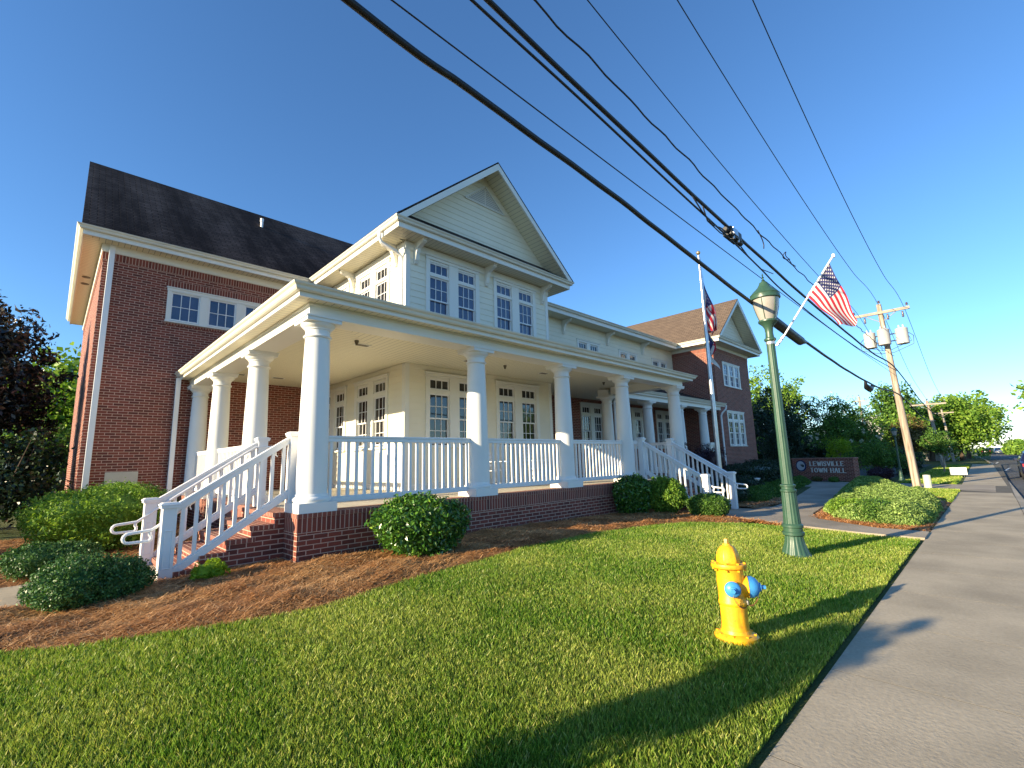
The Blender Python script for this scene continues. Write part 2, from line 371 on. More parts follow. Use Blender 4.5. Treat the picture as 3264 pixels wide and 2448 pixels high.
# ------------------------------------------------------------------ terrain
_zx = [-30, 0, 2.5, 6, 10.8, 13, 30, 60]; _zz = [.05, .15, .24, .25, .13, .03, .03, .0]
def zg(x, y):
    b = np.interp(x, _zx, _zz); t = np.clip((np.asarray(y)-1.05)/4.2, 0, 1); return b*t*t*(3-2*t)
def fz(x, y): return float(zg(x, y))
xs = np.concatenate([[-600, -200, -80, -40], np.arange(-20, 36, 0.8), [40, 50, 70, 110, 200, 400, 900]])
ys = np.concatenate([[-600, -200, -80, -30, -9, 0.2, 1.0], np.arange(1.3, 7.5, 0.4), [9, 12, 16, 25, 40, 80, 200, 600]])
b = MB()
for j in range(len(ys)-1):
    for i in range(len(xs)-1):
        c = [(xs[i], ys[j]), (xs[i+1], ys[j]), (xs[i+1], ys[j+1]), (xs[i], ys[j+1])]
        b.quad(*[(p[0], p[1], fz(*p) - 0.012 - (0.16 if p[1] < 0.5 else 0)) for p in c])
o = b.build('ground', 'ground', fix=False); tag(o, kind='structure')
bm = bmesh.new(); bm.from_mesh(o.data); bmesh.ops.remove_doubles(bm, verts=bm.verts, dist=1e-4); bm.to_mesh(o.data); bm.free()

def drape(poly, step=0.5, dz=0.0):
    """triangulated polygon cut on a grid and laid on the terrain"""
    bm = bmesh.new(); vs = [bm.verts.new((p[0], p[1], 0)) for p in poly]; bm.faces.new(vs)
    x0, x1 = min(p[0] for p in poly), max(p[0] for p in poly); y0, y1 = min(p[1] for p in poly), max(p[1] for p in poly)
    for ax, a0, a1 in ((0, x0, x1), (1, y0, y1)):
        n = int((a1-a0)/step)
        for k in range(1, n+1):
            co = [0, 0, 0]; co[ax] = a0+k*step; no = [0, 0, 0]; no[ax] = 1
            bmesh.ops.bisect_plane(bm, geom=bm.verts[:]+bm.edges[:]+bm.faces[:], plane_co=co, plane_no=no)
    for v in bm.verts: v.co.z = fz(v.co.x, v.co.y)+dz
    return bm
def slab(name, poly, mat, top, thick, kind='structure'):
    bm = drape(poly, 0.7, top)
    r = bmesh.ops.extrude_face_region(bm, geom=bm.faces[:])
    for v in [g for g in r['geom'] if isinstance(g, bmesh.types.BMVert)]: v.co.z -= thick
    bmesh.ops.recalc_face_normals(bm, faces=bm.faces)
    me = bpy.data.meshes.new(name); bm.to_mesh(me); bm.free(); me.materials.append(M[mat])
    o = bpy.data.objects.new(name, me); COL.objects.link(o); return tag(o, kind=kind)

# sidewalk slabs 1.36 m long with open joints, on a dark bed
b = MB(); xj = [2.82 + 1.353*k for k in range(-6, 44)]
def sy(x): return 0.0 if x < 20 else min(0.6, (x-20)*0.012)   # the street drifts gently
for a, c in zip(xj[:-1], xj[1:]):
    if 23.5 < (a+c)/2 < 27.6: continue
    g = 0.004; y0, y1, y2, y3 = -.29+sy(a), -.29+sy(c), 1.03+sy(c), 1.03+sy(a)
    for z0, z1 in ((-.1, 0.0),):
        i = len(b.v)
        b.v += [(a+g,y0,z0),(c-g,y1,z0),(c-g,y2,z0),(a+g,y3,z0),(a+g,y0,z1),(c-g,y1,z1),(c-g,y2,z1),(a+g,y3,z1)]
        for q in ((0,3,2,1),(4,5,6,7),(0,1,5,4),(1,2,6,5),(2,3,7,6),(3,0,4,7)): b.f.append(tuple(i+k for k in q)); b.m.append(0)
o = b.build('sidewalk', 'concrete'); tag(o, kind='structure')
b = MB(); b.box(-12, 61, -.29, 1.02, -.13, -.0006); tag(b.build('sidewalk_bed', 'joint'), kind='structure')
# driveway apron across the walk
b = MB(); b.poly([(23.2,-.29,-.006),(27.9,-.29,-.006),(27.6,1.1,.012),(29,9,.03),(24.6,9,.03),(24.0,1.1,.012)])
tag(b.build('driveway', 'path', fix=False), kind='structure')
# curb and road
b = MB()
rx = [-60, -12, 20, 30, 45, 60, 90, 130, 180, 260]; 
def ry(x): return -.30 + (0 if x < 20 else (x-20)*0.012 + max(0, x-60)*0.02)
for a, c in zip(rx[:-1], rx[1:]):
    i = len(b.v); y0, y1 = ry(a), ry(c)
    b.v += [(a,y0-.15,-.2),(c,y1-.15,-.2),(c,y1,-.2),(a,y0,-.2),(a,y0-.15,-.015),(c,y1-.15,-.015),(c,y1,-.004),(a,y0,-.004)]
    for q in ((4,5,6,7),(0,1,5,4),(2,3,7,6)): b.f.append(tuple(i+k for k in q)); b.m.append(0)
tag(b.build('curb', 'curb'), kind='structure')
b = MB()
for a, c in zip(rx[:-1], rx[1:]): b.quad((a, ry(a)-.12-9.5, -.13), (c, ry(c)-.12-9.5, -.13), (c, ry(c)-.12, -.13), (a, ry(a)-.12, -.13))
tag(b.build('road', 'asphalt', fix=False), kind='structure')
b = MB()
for k in range(12):
    a = 20+k*12
    for off in (3.3,):
        b.quad((a, ry(a)-off-.06, -.125), (a+3, ry(a+3)-off-.06, -.125), (a+3, ry(a+3)-off+.06, -.125), (a, ry(a)-off+.06, -.125))
for k in range(6):
    a = 48+k*20
    b.quad((a, ry(a)-.5, -.125), (a+6, ry(a+6)-.9, -.125), (a+6, ry(a+6)-.78, -.125), (a, ry(a)-.38, -.125))
tag(b.build('road_markings', 'road_paint', fix=False), kind='structure')

W1 = [(10.93,1.03),(11.8,1.03),(11.95,1.95),(12.6,3.0),(13.7,3.35),(16,3.55),(27,5.0),(27,6.2),(16.9,4.7),(14.7,4.55),(13.85,5.3),(11.75,5.3),(11.45,4.3),(11.06,3.2),(10.95,2.0)]
slab('front_path', W1, 'path', 0.03, 0.12)
slab('side_path', [(-14,7.5),(1.2,7.45),(1.2,8.88),(-14,8.85)], 'concrete', 0.012, 0.12)
LB = [(-8,6.6),(-2,6.1),(-.13,5.71),(.18,5.43),(.51,5.26),(1.02,4.95),(1.47,4.77),(2.01,4.69),(2.8,4.76),(3.88,4.92),(5.31,5.05),(6.89,5.09),(8,5.05),(9.16,4.80),(9.9,4.42),(10.4,3.9),(10.7,3.2),(10.8,2.4),(10.8,1.8),(10.75,1.03)]
lbx = [p[0] for p in LB[:-4]]; lby = [p[1] for p in LB[:-4]]
lawn_poly = [(-14,1.075),(10.75,1.075)]+LB[::-1][1:]+[(-14,6.6)]
bm = drape(lawn_poly, 0.5, 0.0)
me = bpy.data.meshes.new('turf'); bm.to_mesh(me); bm.free(); me.materials.append(M['turf']); o = bpy.data.objects.new('turf', me); COL.objects.link(o); tag(o, kind='structure')
slab('far_turf', [(18.5,1.06),(24.0,1.06),(24.4,3.0),(21,2.6)], 'turf', 0.012, 0.08)
slab('verge', [(28,1.3),(58,1.6),(58,3.4),(28,3.2)], 'turf', 0.01, 0.05)
slab('parking_lot', [(29,4),(62,4.4),(62,16),(29,16)], 'asphalt', 0.004, 0.05)

def vnoise(x, y, f, seed=0):
    s = 0
    for k, (a, b_, p) in enumerate([(1, .3, .1), (-.4, 1.1, 2.), (.8, -.9, 4.), (1.7, .9, 1.3), (-1.3, 1.9, 3.3)]):
        s = s + np.sin((a*x+b_*y)*f*(1+.23*k)+p+seed*1.7)/(1+.5*k)
    return s/2.6
# ------------------------------------------------------------------ grass blades
def inpoly(x, y, poly):
    c = np.zeros(len(x), bool); n = len(poly)
    for i in range(n):
        x1, y1 = poly[i]; x2, y2 = poly[(i+1) % n]
        if y1 == y2: continue
        m = ((y1 > y) != (y2 > y)) & (x < (x2-x1)*(y-y1)/(y2-y1)+x1); c ^= m
    return c
def blades(name, poly, n, h, w, x0, x1, y0, y1, mat='grass', lod=True, lean=0.5, seed=1, vis=True, label=None, zb=0.0):
    r = np.random.default_rng(seed)
    x = r.uniform(x0, x1, n*4); y = r.uniform(y0, y1, n*4)
    k = inpoly(x, y, poly)
    d = np.hypot(x, y)
    if vis: k &= (x > -0.12*y-0.3)
    if lod: k &= r.random(len(x)) < np.clip((3.2/d)**1.15, 0.12, 1)
    x, y, d = x[k][:n], y[k][:n], d[k][:n]; m = len(x)
    z = zg(x, y)+zb
    hh = h*(0.55+0.75*r.random(m))*(1+0.25*vnoise(x, y, 3.1)); ww = w*(0.7+0.6*r.random(m))*np.clip(d/3.4, 1, 4)
    a = r.uniform(0, 2*PI, m); dx, dy = np.cos(a), np.sin(a)
    la = r.uniform(0, 2*PI, m)+vnoise(x, y, 1.3, 2); ln = lean*hh*(0.3+r.random(m))
    lx, ly = np.cos(la)*ln, np.sin(la)*ln
    V = np.empty((m, 4, 3))
    V[:, 0] = np.stack([x-dx*ww/2, y-dy*ww/2, z-.004], 1); V[:, 1] = np.stack([x+dx*ww/2, y+dy*ww/2, z-.004], 1)
    V[:, 2] = np.stack([x+dx*ww*.38+lx*.45, y+dy*ww*.38+ly*.45, z+hh*.6], 1)
    V[:, 3] = np.stack([x+lx, y+ly, z+hh], 1)
    o = npmesh(name, V.reshape(-1, 3), 4, mat); return tag(o, label, 'grass', kind='stuff')
blades('grass', lawn_poly, 430000, 0.046, 0.0046, -.6, 10.9, 1.0, 5.8, seed=3, label='mown green lawn between the sidewalk and the pine straw bed')
blades('grass', [(18.5,1.06),(24.0,1.06),(24.4,3.0),(21,2.6)], 9000, 0.06, 0.02, 18, 25, 1, 3, lod=False, seed=4, label='small patch of grass at the far corner of the juniper bed')
blades('grass', [(28,1.3),(58,1.6),(58,3.4),(28,3.2)], 14000, 0.07, 0.03, 28, 58, 1, 3.6, lod=False, seed=5, label='narrow grass verge beside the far sidewalk')
# ------------------------------------------------------------------ pine straw
def strip_bed(name, xa, xb, f0, f1, label, n, seed, amp=.05, mat='straw', nd=26, width=.0045, cut=None, length=.16, zoff=0):
    def hz(x, y): return zg(x, y)+zoff+.035+amp*(vnoise(x, y, 4.3, seed)*.6+vnoise(x, y, 9.1, seed+1)*.4)
    b = MB(); X = np.linspace(xa, xb, int((xb-xa)/.16)+2)
    for i in range(len(X)-1):
        for j in range(nd):
            q = []
            for (xx, t) in ((X[i], j/nd), (X[i+1], j/nd), (X[i+1], (j+1)/nd), (X[i], (j+1)/nd)):
                yy = f0(xx)*(1-t)+f1(xx)*t; e = min(1, min(t, 1-t)*8)
                q.append((xx, yy, float(hz(xx, yy))*e+(1-e)*(fz(xx, yy)+zoff-.008)))
            b.quad(*q)
    base = b.build(name, 'mulch_base', fix=False, smooth='all')
    tag(base, label, 'mulch', kind='stuff')
    r = np.random.default_rng(seed)
    x = r.uniform(xa, xb, n*2); t = r.random(n*2)
    F0 = np.vectorize(f0)(x); F1 = np.vectorize(f1)(x); y = F0*(1-t)+F1*t
    k = (x > -.12*y-.4)
    wgt = np.clip((5.0/np.hypot(x, y))**.8, .15, 1); k &= r.random(len(x)) < wgt
    if cut is not None: k &= ~cut(x, y)
    x, y, t = x[k][:n], y[k][:n], t[k][:n]; m = len(x)
    e = np.clip(np.minimum(t, 1-t)*8, 0, 1)
    z = hz(x, y)*e+(1-e)*(zg(x, y)+zoff)+r.random(m)*.018
    L = length*(.5+.8*r.random(m)); w = width*np.clip(np.hypot(x, y)/5, 1, 4)
    a = r.normal(0, .9, m)+vnoise(x, y, 1.7, 5)*2; tl = r.normal(0, .22, m)
    d = np.stack([np.cos(a), np.sin(a), tl], 1)*L[:, None]/2; s = np.stack([-np.sin(a), np.cos(a), np.zeros(m)], 1)*w[:, None]/2
    up = np.zeros((m, 3)); up[:, 2] = L*.12*r.random(m)
    c = np.stack([x, y, z], 1); P0, P1, P2 = c-d, c+up, c+d
    V = np.stack([P0-s, P1-s, P1+s, P0+s, P1-s, P2-s, P2+s, P1+s], 1).reshape(-1, 3)
    o = npmesh('pine_needles', V, 4, mat); tag(o, label+', loose needles', 'mulch', kind='stuff')
f_near = lambda x: float(np.interp(x, lbx, lby))
def f_far(x): return 7.3 if x < 2.42 else (6.78 if x < 11.9 else 5.4)
strip_bed('pine_straw', 1.25, 10.85, f_near, f_far, 'orange brown pine straw mulch bed along the porch wall', 115000, 11)
strip_bed('pine_straw', -5, 1.25, f_near, lambda x: 7.46, 'pine straw between lawn and side path at left', 26000, 12)
strip_bed('pine_straw', -8, 2.4, lambda x: 8.9, lambda x: 15.2, 'pine straw under the shrubs by the brick wing', 16000, 13, amp=.03)
strip_bed('pine_straw', 13.9, 17.0, lambda x: 4.72, lambda x: 6.4, 'small mound of pine straw right of the front steps', 6000, 14, amp=.03, zoff=.02)
strip_bed('pine_straw', 10.72, 11.7, lambda x: float(np.interp(x, [10.72, 10.85, 11.05, 11.7], [2.6, 3.3, 4.0, 5.5])), lambda x: float(np.interp(x, [10.72, 10.9, 11.7], [5.1, 6.2, 6.78])), 'pine straw strip along the edge of the front path', 9000, 15, amp=.03, mat='straw_orange')
strip_bed('pine_straw', 11.85, 20, lambda x: float(np.interp(x, [11.85, 12.6, 20], [1.1, 1.08, 1.08])), lambda x: float(np.interp(x, [11.85, 12.2, 12.9, 16, 20], [1.9, 2.5, 3.2, 3.5, 4.0])), 'orange pine straw edging around the juniper bed', 26000, 16, amp=.02, mat='straw_orange')
# ------------------------------------------------------------------ foliage helpers
def leaves(cent, n_per, rad, size, seed, asp=2.0, flat=0.0, outward=None):
    r = np.random.default_rng(seed); c = np.repeat(np.asarray(cent, float), n_per, 0)
    rr = np.repeat(np.broadcast_to(np.asarray(rad, float), (len(cent),)), n_per)
    u = r.normal(size=c.shape); u /= np.linalg.norm(u, axis=1)[:, None]
    p = c+u*(rr*(r.random(len(c))**.45))[:, None]
    nrm = r.normal(size=c.shape)+u*1.0; nrm[:, 2] += .35+flat; nrm /= np.linalg.norm(nrm, axis=1)[:, None]
    t = np.cross(nrm, r.normal(size=c.shape)); t /= np.linalg.norm(t, axis=1)[:, None]+1e-9; s = np.cross(nrm, t)
    sz = size*(.6+.8*r.random(len(c)))[:, None]
    tip = nrm*sz*.12
    return np.stack([p-t*sz/2, p-s*sz/2/asp+tip, p+t*sz/2, p+s*sz/2/asp+tip], 1).reshape(-1, 3)
def shell(n, cx, cy, cz, rx_, ry_, rz_, seed, inner=.72, lump=.12, zmin=None, rnd=2.0):
    r = np.random.default_rng(seed); u = r.normal(size=(n, 3))
    u /= (np.abs(u)**rnd).sum(1)[:, None]**(1/rnd)
    l = 1+lump*(np.sin(u[:, 0]*5+seed)+np.sin(u[:, 1]*6+seed*2)+np.sin(u[:, 2]*5+seed*3))
    k = (inner+(1-inner)*r.random(n))*l
    p = u*k[:, None]*np.array([rx_, ry_, rz_])+np.array([cx, cy, cz])
    if zmin is not None: p = p[p[:, 2] > zmin]
    return p
def bush(name, x, y, rx_, ry_, rz_, mat, label, seed, n=900, size=.05, npl=9, cl=.07, group=None, cat='shrub', asp=2.2, lump=.07, zc=None, rnd=2.0, yellow=0):
    z = fz(x, y); zc = z+rz_*.92 if zc is None else z+zc
    root = thing(name, (x, y, z), label, cat, group)
    c = shell(n, x, y, zc, rx_, ry_, rz_, seed, .80, lump, z+.03, rnd)
    npmesh('foliage', leaves(c, npl, cl, size, seed, asp), 4, mat, root)
    # dark inner mass of twigs
    rr = np.random.default_rng(seed); bmz = MB()
    for k in range(26):
        a = rr.uniform(0, 2*PI); e = rr.uniform(.2, .8)
        q = (x+rx_*e*math.cos(a), y+ry_*e*math.sin(a), zc+rz_*rr.uniform(.0, .65))
        mid = ((x+q[0])/2, (y+q[1])/2, (z+q[2])/2*.9)
        bmz.tube([(x+.05*math.cos(a), y+.05*math.sin(a), z-.03), mid, q], .01, 5, [.014, .009, .004])
    bmz.build('stems', 'twig', root)
    ico = bmesh.new(); bmesh.ops.create_icosphere(ico, subdivisions=3, radius=1)
    for v in ico.verts:
        co = v.co; l = 1+lump*(math.sin(co.x*5+seed)+math.sin(co.y*6+seed*2)+math.sin(co.z*5+seed*3))
        if rnd != 2.0:
            co /= (abs(co.x)**rnd+abs(co.y)**rnd+abs(co.z)**rnd)**(1/rnd)
        v.co = Vector((x+co.x*rx_*.80*l, y+co.y*ry_*.80*l, max(z-.01, zc+co.z*rz_*.80*l)))
    me = bpy.data.meshes.new('inner_foliage'); ico.to_mesh(me); ico.free(); me.materials.append(M[mat]); o = bpy.data.objects.new('inner_foliage', me); COL.objects.link(o); setp(o, root)
    return root
def tree(name, x, y, H, trunk_h, rx_, ry_, mat, label, seed, nc=110, npl=60, size=.16, cl=None, group=None, z0=0, bark='bark', cat='tree', conic=0, tr=.12, flowers=0, asp=1.7, core=.0):
    r = np.random.default_rng(seed)
    root = thing(name, (x, y, z0), label, cat, group)
    ch = (H-trunk_h)/2; cz = z0+trunk_h+ch
    c = shell(nc, x, y, cz, rx_, ry_, ch, seed, .25, .10)
    if conic:
        t = np.clip((c[:, 2]-(z0+trunk_h))/(2*ch), 0, 1); k = (1-t*conic)
        c[:, 0] = x+(c[:, 0]-x)*k*1.25; c[:, 1] = y+(c[:, 1]-y)*k*1.25
    cl = cl or min(rx_, ch)*.26
    rad = cl*(.6+.8*r.random(len(c)))
    V = leaves(c, npl, rad, size, seed, asp); mats = [mat]; mi = np.zeros(len(V)//4)
    if flowers:
        fc = shell(flowers, x, y, cz, rx_*1.08, ry_*1.08, ch*1.08, seed+5, .9, .10); fc = fc[(fc[:, 2] > cz-ch*.6)]
        V2 = leaves(fc, 26, .13, .09, seed+6, 1.2); V = np.concatenate([V, V2]); mi = np.concatenate([mi, np.ones(len(V2)//4)]); mats = [mat, 'blossom']
    npmesh('crown', V, 4, mats, root, mi)
    b = MB(); top = (x+r.normal(0, .15), y+r.normal(0, .15), z0+trunk_h+ch*1.3)
    mid = (x+r.normal(0, .08), y+r.normal(0, .08), z0+trunk_h)
    b.tube([(x, y, z0-.1), (x, y, z0+trunk_h*.3), mid, top], tr, 9, [tr*1.3, tr, tr*.75, tr*.2])
    for q in c[np.linspace(0, len(c)-1, 14).astype(int)]:
        s0 = Vector(mid)+(Vector(top)-Vector(mid))*r.uniform(0, .5); e = Vector(q)
        b.tube([s0, (s0+e)/2+Vector((0, 0, ch*.06)), e], tr*.3, 5, [tr*.42, tr*.28, tr*.08])
    b.build('trunk', bark, root, smooth=True)
    return root

# ================================================================== TOWN HALL
H = thing('town_hall', (2.51, 6.8, 0.2), 'brick and cream sided town hall with white columned wraparound porch', 'building')
FM = {'Y-': lambda p: (lambda u, o, z: (u, p-o, z)), 'X-': lambda p: (lambda u, o, z: (p-o, u, z)),
      'X+': lambda p: (lambda u, o, z: (p+o, u, z)), 'Y+': lambda p: (lambda u, o, z: (u, p+o, z))}
def mbox(b, f, u0, u1, o0, o1, z0, z1):
    a, c = f(u0, o0, z0), f(u1, o1, z1); b.box(a[0], c[0], a[1], c[1], z0, z1)
def wall(name, face, plane, u0, u1, z0, z1, ops, mat, reveal=.12, parent=None, name2=None):
    f = FM[face](plane); b = MB()
    us = sorted({u0, u1, *[min(max(v, u0), u1) for o in ops for v in o[:2]]}); zs = sorted({z0, z1, *[min(max(v, z0), z1) for o in ops for v in o[2:]]})
    for i in range(len(us)-1):
        for j in range(len(zs)-1):
            cu, cz = (us[i]+us[i+1])/2, (zs[j]+zs[j+1])/2
            if any(o[0] < cu < o[1] and o[2] < cz < o[3] for o in ops): continue
            b.quad(f(us[i],0,zs[j]), f(us[i+1],0,zs[j]), f(us[i+1],0,zs[j+1]), f(us[i],0,zs[j+1]))
    for o in ops:
        a, c, d, e = o; r = -reveal
        b.quad(f(a,0,d), f(c,0,d), f(c,r,d), f(a,r,d)); b.quad(f(a,0,e), f(c,0,e), f(c,r,e), f(a,r,e))
        b.quad(f(a,0,d), f(a,0,e), f(a,r,e), f(a,r,d)); b.quad(f(c,0,d), f(c,0,e), f(c,r,e), f(c,r,d))
    return b.build(name, mat, parent or H, fix=False)
def siding(face, plane, u0, u1, z0, z1, ops, exp=.175, ufn=None, out=.013):
    f = FM[face](plane); b = MB(); z = z0
    while z < z1-1e-4:
        zt = min(z+exp, z1); br = sorted({z, zt, *[v for o in ops for v in o[2:] if z < v < zt]})
        for a, c in zip(br[:-1], br[1:]):
            mid = (a+c)/2; cuts = sorted([(o[0], o[1]) for o in ops if o[2] < mid < o[3]])
            ua, ub = (u0, u1) if not ufn else ufn(mid)
            segs = []; p = ua
            for o0, o1 in cuts:
                if o0 > p: segs.append((p, min(o0, ub)))
                p = max(p, o1)
            if p < ub: segs.append((p, ub))
            oa, oc = out*(1-(a-z)/exp)+.004, out*(1-(c-z)/exp)+.004
            for s0, s1 in segs:
                if ufn:
                    A0, A1 = ufn(a); C0, C1 = ufn(c)
                    s0a, s1a, s0c, s1c = A0, A1, C0, C1
                else: s0a = s0c = s0; s1a = s1c = s1
                b.quad(f(s0a,oa,a), f(s1a,oa,a), f(s1c,oc,c), f(s0c,oc,c))
                if a == z: b.quad(f(s0a,0,a), f(s1a,0,a), f(s1a,oa,a), f(s0a,oa,a))
        z = zt
    return b.build('lap_siding', 'siding', H, fix=False)
def sweep(b, path, prof, closed=False):
    """closed profile of (out, z) swept along a plan path with mitred corners; out = right-hand side"""
    n = len(path); k = len(prof); i = len(b.v)
    for j, p in enumerate(path):
        ds = []
        if j > 0: ds.append(Vector((path[j][0]-path[j-1][0], path[j][1]-path[j-1][1])).normalized())
        if j < n-1: ds.append(Vector((path[j+1][0]-path[j][0], path[j+1][1]-path[j][1])).normalized())
        rs = [Vector((d.y, -d.x)) for d in ds]
        m = rs[0] if len(rs) == 1 else (rs[0]+rs[1])/(1+rs[0].dot(rs[1]))
        for (o, z) in prof: b.v.append((p[0]+m.x*o, p[1]+m.y*o, z))
    for j in range(n-1):
        for q in range(k):
            b.f.append((i+j*k+q, i+j*k+(q+1) % k, i+(j+1)*k+(q+1) % k, i+(j+1)*k+q)); b.m.append(b.cur)
    b.f.append(tuple(i+q for q in range(k))); b.f.append(tuple(i+(n-1)*k+q for q in reversed(range(k)))); b.m += [b.cur]*2
    return b
def gutterprof(z): return [(.0, z-.105), (.055, z-.105), (.075, z-.085), (.085, z-.05), (.115, z-.025), (.125, z), (.115, z), (.10, z-.02), (0.0, z-.02)]
def eave(path, zf0, zf1, zg_, name='fascia_board'):
    b = MB(); sweep(b, path, [(-.03, zf0), (0, zf0), (0, zf1), (-.03, zf1)]); b.build(name, 'paint', H)
    b = MB(); sweep(b, path, gutterprof(zg_)); b.build('gutter', 'gutter', H)
def soffit(quads, z, name='soffit'):
    b = MB()
    for (x0, x1, y0, y1, along) in quads:
        c = [(x0, y0), (x1, y0), (x1, y1), (x0, y1)]
        if isinstance(x0, tuple): c = [x0, x1, y0, y1]
        b.quad(*[(p[0], p[1], z) for p in c], uv=[((p[0] if along == 'x' else p[1]), 0) for p in c])
    return b.build(name, 'soffit', H, fix=False)
def window(face, plane, u0, u1, z0, z1, bays, panels, glass='glass', sill=True, rev=.05, casing=.045, split=None):
    """panels: (z0, z1, cols, rows, recess) for every bay; window > sash, glass"""
    f = FM[face](plane); b = MB(); zt = z1-.10; zb = min(p[0] for p in panels)-.03
    edges = [u0] + [v for a in bays for v in a] + [u1]
    for a, c in zip(edges[::2], edges[1::2]): mbox(b, f, a, c, -.10, casing, zb, zt)
    mbox(b, f, u0-.012, u1+.012, -.10, casing+.012, zt, z1-.02); mbox(b, f, u0-.03, u1+.03, -.02, casing+.04, z1-.02, z1+.012)
    mbox(b, f, u0, u1, -.10, casing-.003, z0+.045, zb)
    if sill: mbox(b, f, u0-.02, u1+.02, -.10, casing+.045, z0, z0+.045)
    zs = sorted(panels, key=lambda p: p[0])
    top = zs[-1][1]
    if zt-top > .012: 
        for a, c in bays: mbox(b, f, a+.001, c-.001, -.08, .02, top, zt-.001)
    if split:
        for a, c in bays: mbox(b, f, a+.001, c-.001, -.08, casing-.01, split[0], split[1])
    w = b.build('window', 'paint', H, bevel=.004)
    for a, c in bays:
        s = MB(); gl = MB()
        for (pz0, pz1, cols, rows, rc) in panels:
            fw = .038
            mbox(s, f, a, a+fw, -rc-.02, -rc+.02, pz0, pz1); mbox(s, f, c-fw, c, -rc-.02, -rc+.02, pz0, pz1)
            mbox(s, f, a+fw, c-fw, -rc-.02, -rc+.0195, pz0, pz0+fw); mbox(s, f, a+fw, c-fw, -rc-.02, -rc+.0195, pz1-fw, pz1)
            iw, ih = (c-a-2*fw)/cols, (pz1-pz0-2*fw)/rows; m = .009
            for k in range(1, cols): mbox(s, f, a+fw+k*iw-m, a+fw+k*iw+m, -rc-.012, -rc+.012, pz0+fw, pz1-fw)
            for k in range(1, rows): mbox(s, f, a+fw, c-fw, -rc-.0115, -rc+.0115, pz0+fw+k*ih-m, pz0+fw+k*ih+m)
            g0 = -rc-.004
            gl.quad(f(a+.01,g0,pz0+.01), f(c-.01,g0,pz0+.01), f(c-.01,g0,pz1-.01), f(a+.01,g0,pz1-.01))
        s.build('sash', 'rail_paint', w); gl.build('glass', glass, w, fix=False)
    return w
LOW = [(3.43, 3.72, 3, 1, .02), (2.66, 3.33, 3, 2, .025), (2.03, 2.70, 3, 2, .06)]
UPP = [(6.61, 6.93, 3, 1, .02), (5.86, 6.53, 3, 2, .025), (5.20, 5.90, 3, 2, .06)]
def pair(face, plane, u0, up=False, w=1.86, glass=None):
    k = w/1.86; bays = [(u0+.12*k, u0+.76*k), (u0+1.08*k, u0+1.72*k)]
    window(face, plane, u0, u0+w, 5.05 if up else 1.93, 7.09 if up else 3.87, bays, UPP if up else LOW, glass or ('glass_up' if up else 'glass'), split=(6.53, 6.61) if up else (3.33, 3.43))
    return (u0+.02, u0+w-.02, (5.06 if up else 1.95), (7.07 if up else 3.85))

# ---- left brick wing
WY = 15.25
op3 = (1.89, 4.66, 5.53, 6.52)
wall('brick_wall', 'Y-', WY, .5, 14.0, -.2, 6.927, [op3], 'brick')
wall('brick_wall', 'X-', .5, WY, 24.7, -.2, 6.927, [], 'brick')
wall('brick_wall', 'Y+', 24.7, .5, 24.3, -.2, 7.3, [], 'brick')
b = MB(); sweep(b, [(.5, 24.7), (.5, WY), (14, WY)], [(0, 6.927), (.012, 6.927), (.012, 7.13), (0, 7.13)]); b.build('soldier_course', 'soldier_top', H)
b = MB(); sweep(b, [(.5, 24.7), (.5, WY), (14, WY)], [(0, 7.13), (.03, 7.13), (.045, 7.16), (.045, 7.34), (0, 7.34)]); b.build('frieze_board', 'paint', H)
f = FM['Y-'](WY); b = MB(); mbox(b, f, 1.85, 4.70, 0, .006, 6.527, 6.73); b.build('soldier_course', 'soldier_win', H)
b = MB(); mbox(b, f, 1.85, 4.70, 0, .02, 5.46, 5.53); b.build('brick_sill', 'soldier_win', H)
window('Y-', WY, 1.89, 4.66, 5.53, 6.52, [(1.98, 2.66), (2.87, 3.57), (3.80, 4.50)], [(5.60, 6.40, 3, 2, .03)], 'glass_up', casing=.02)
eave([(.07, 24.72), (.07, 14.82), (5.6, 14.82)], 7.315, 7.50, 7.535)
soffit([((.1, 24.7), (.1, 14.85), (.5, 15.25), (.5, 24.7), 'y'), ((.1, 14.85), (6.14, 14.85), (6.14, 15.25), (.5, 15.25), 'x')], 7.33)
def roofmesh(name, polys, mat, th=.05):
    b = MB()
    for p in polys: b.poly(p); b.poly([(q[0], q[1], q[2]-th) for q in reversed(p)])
    for p in polys:
        for i in range(len(p)):
            a, c = p[i], p[(i+1) % len(p)]; b.quad(a, c, (c[0], c[1], c[2]-th), (a[0], a[1], a[2]-th))
    return b.build(name, mat, H, fix=False)
e0 = 7.56
roofmesh('roof', [[(.04, 14.72, e0), (24, 14.72, e0), (24, 19.7, 11.76), (.04, 19.7, 11.76)], [(.04, 24.7, e0), (.04, 19.7, 11.76), (24, 19.7, 11.76), (24, 24.7, e0)]], 'shingle_shaded')
b = MB(); b.quad((.12, 14.8, 7.5), (.12, 14.8, 7.36), (.12, 19.7, 11.5), (.12, 19.7, 11.72)); b.quad((.12, 24.6, 7.5), (.12, 24.6, 7.36), (.12, 19.7, 11.5), (.12, 19.7, 11.72)); b.build('rake_board', 'paint', H, fix=False)
b = MB(); b.poly([(.5, 15.2, 7.3), (.5, 24.7, 7.3), (.5, 19.95, 11.4)]); b.build('gable_wall', 'siding', H, fix=False)
b = MB(); b.tube([(4.94, 18.3, 10.4), (4.94, 18.3, 10.78)], .05, 10).lathe([(.065, 0), (.065, .12)], 4.94, 18.3, 10.78, 10); b.build('roof_vent', 'metal_white', H)
b = MB(); b.box(1.0, 1.64, WY-.02, WY+.02, 1.14, 1.54); b.build('cornerstone', 'plaque', H)
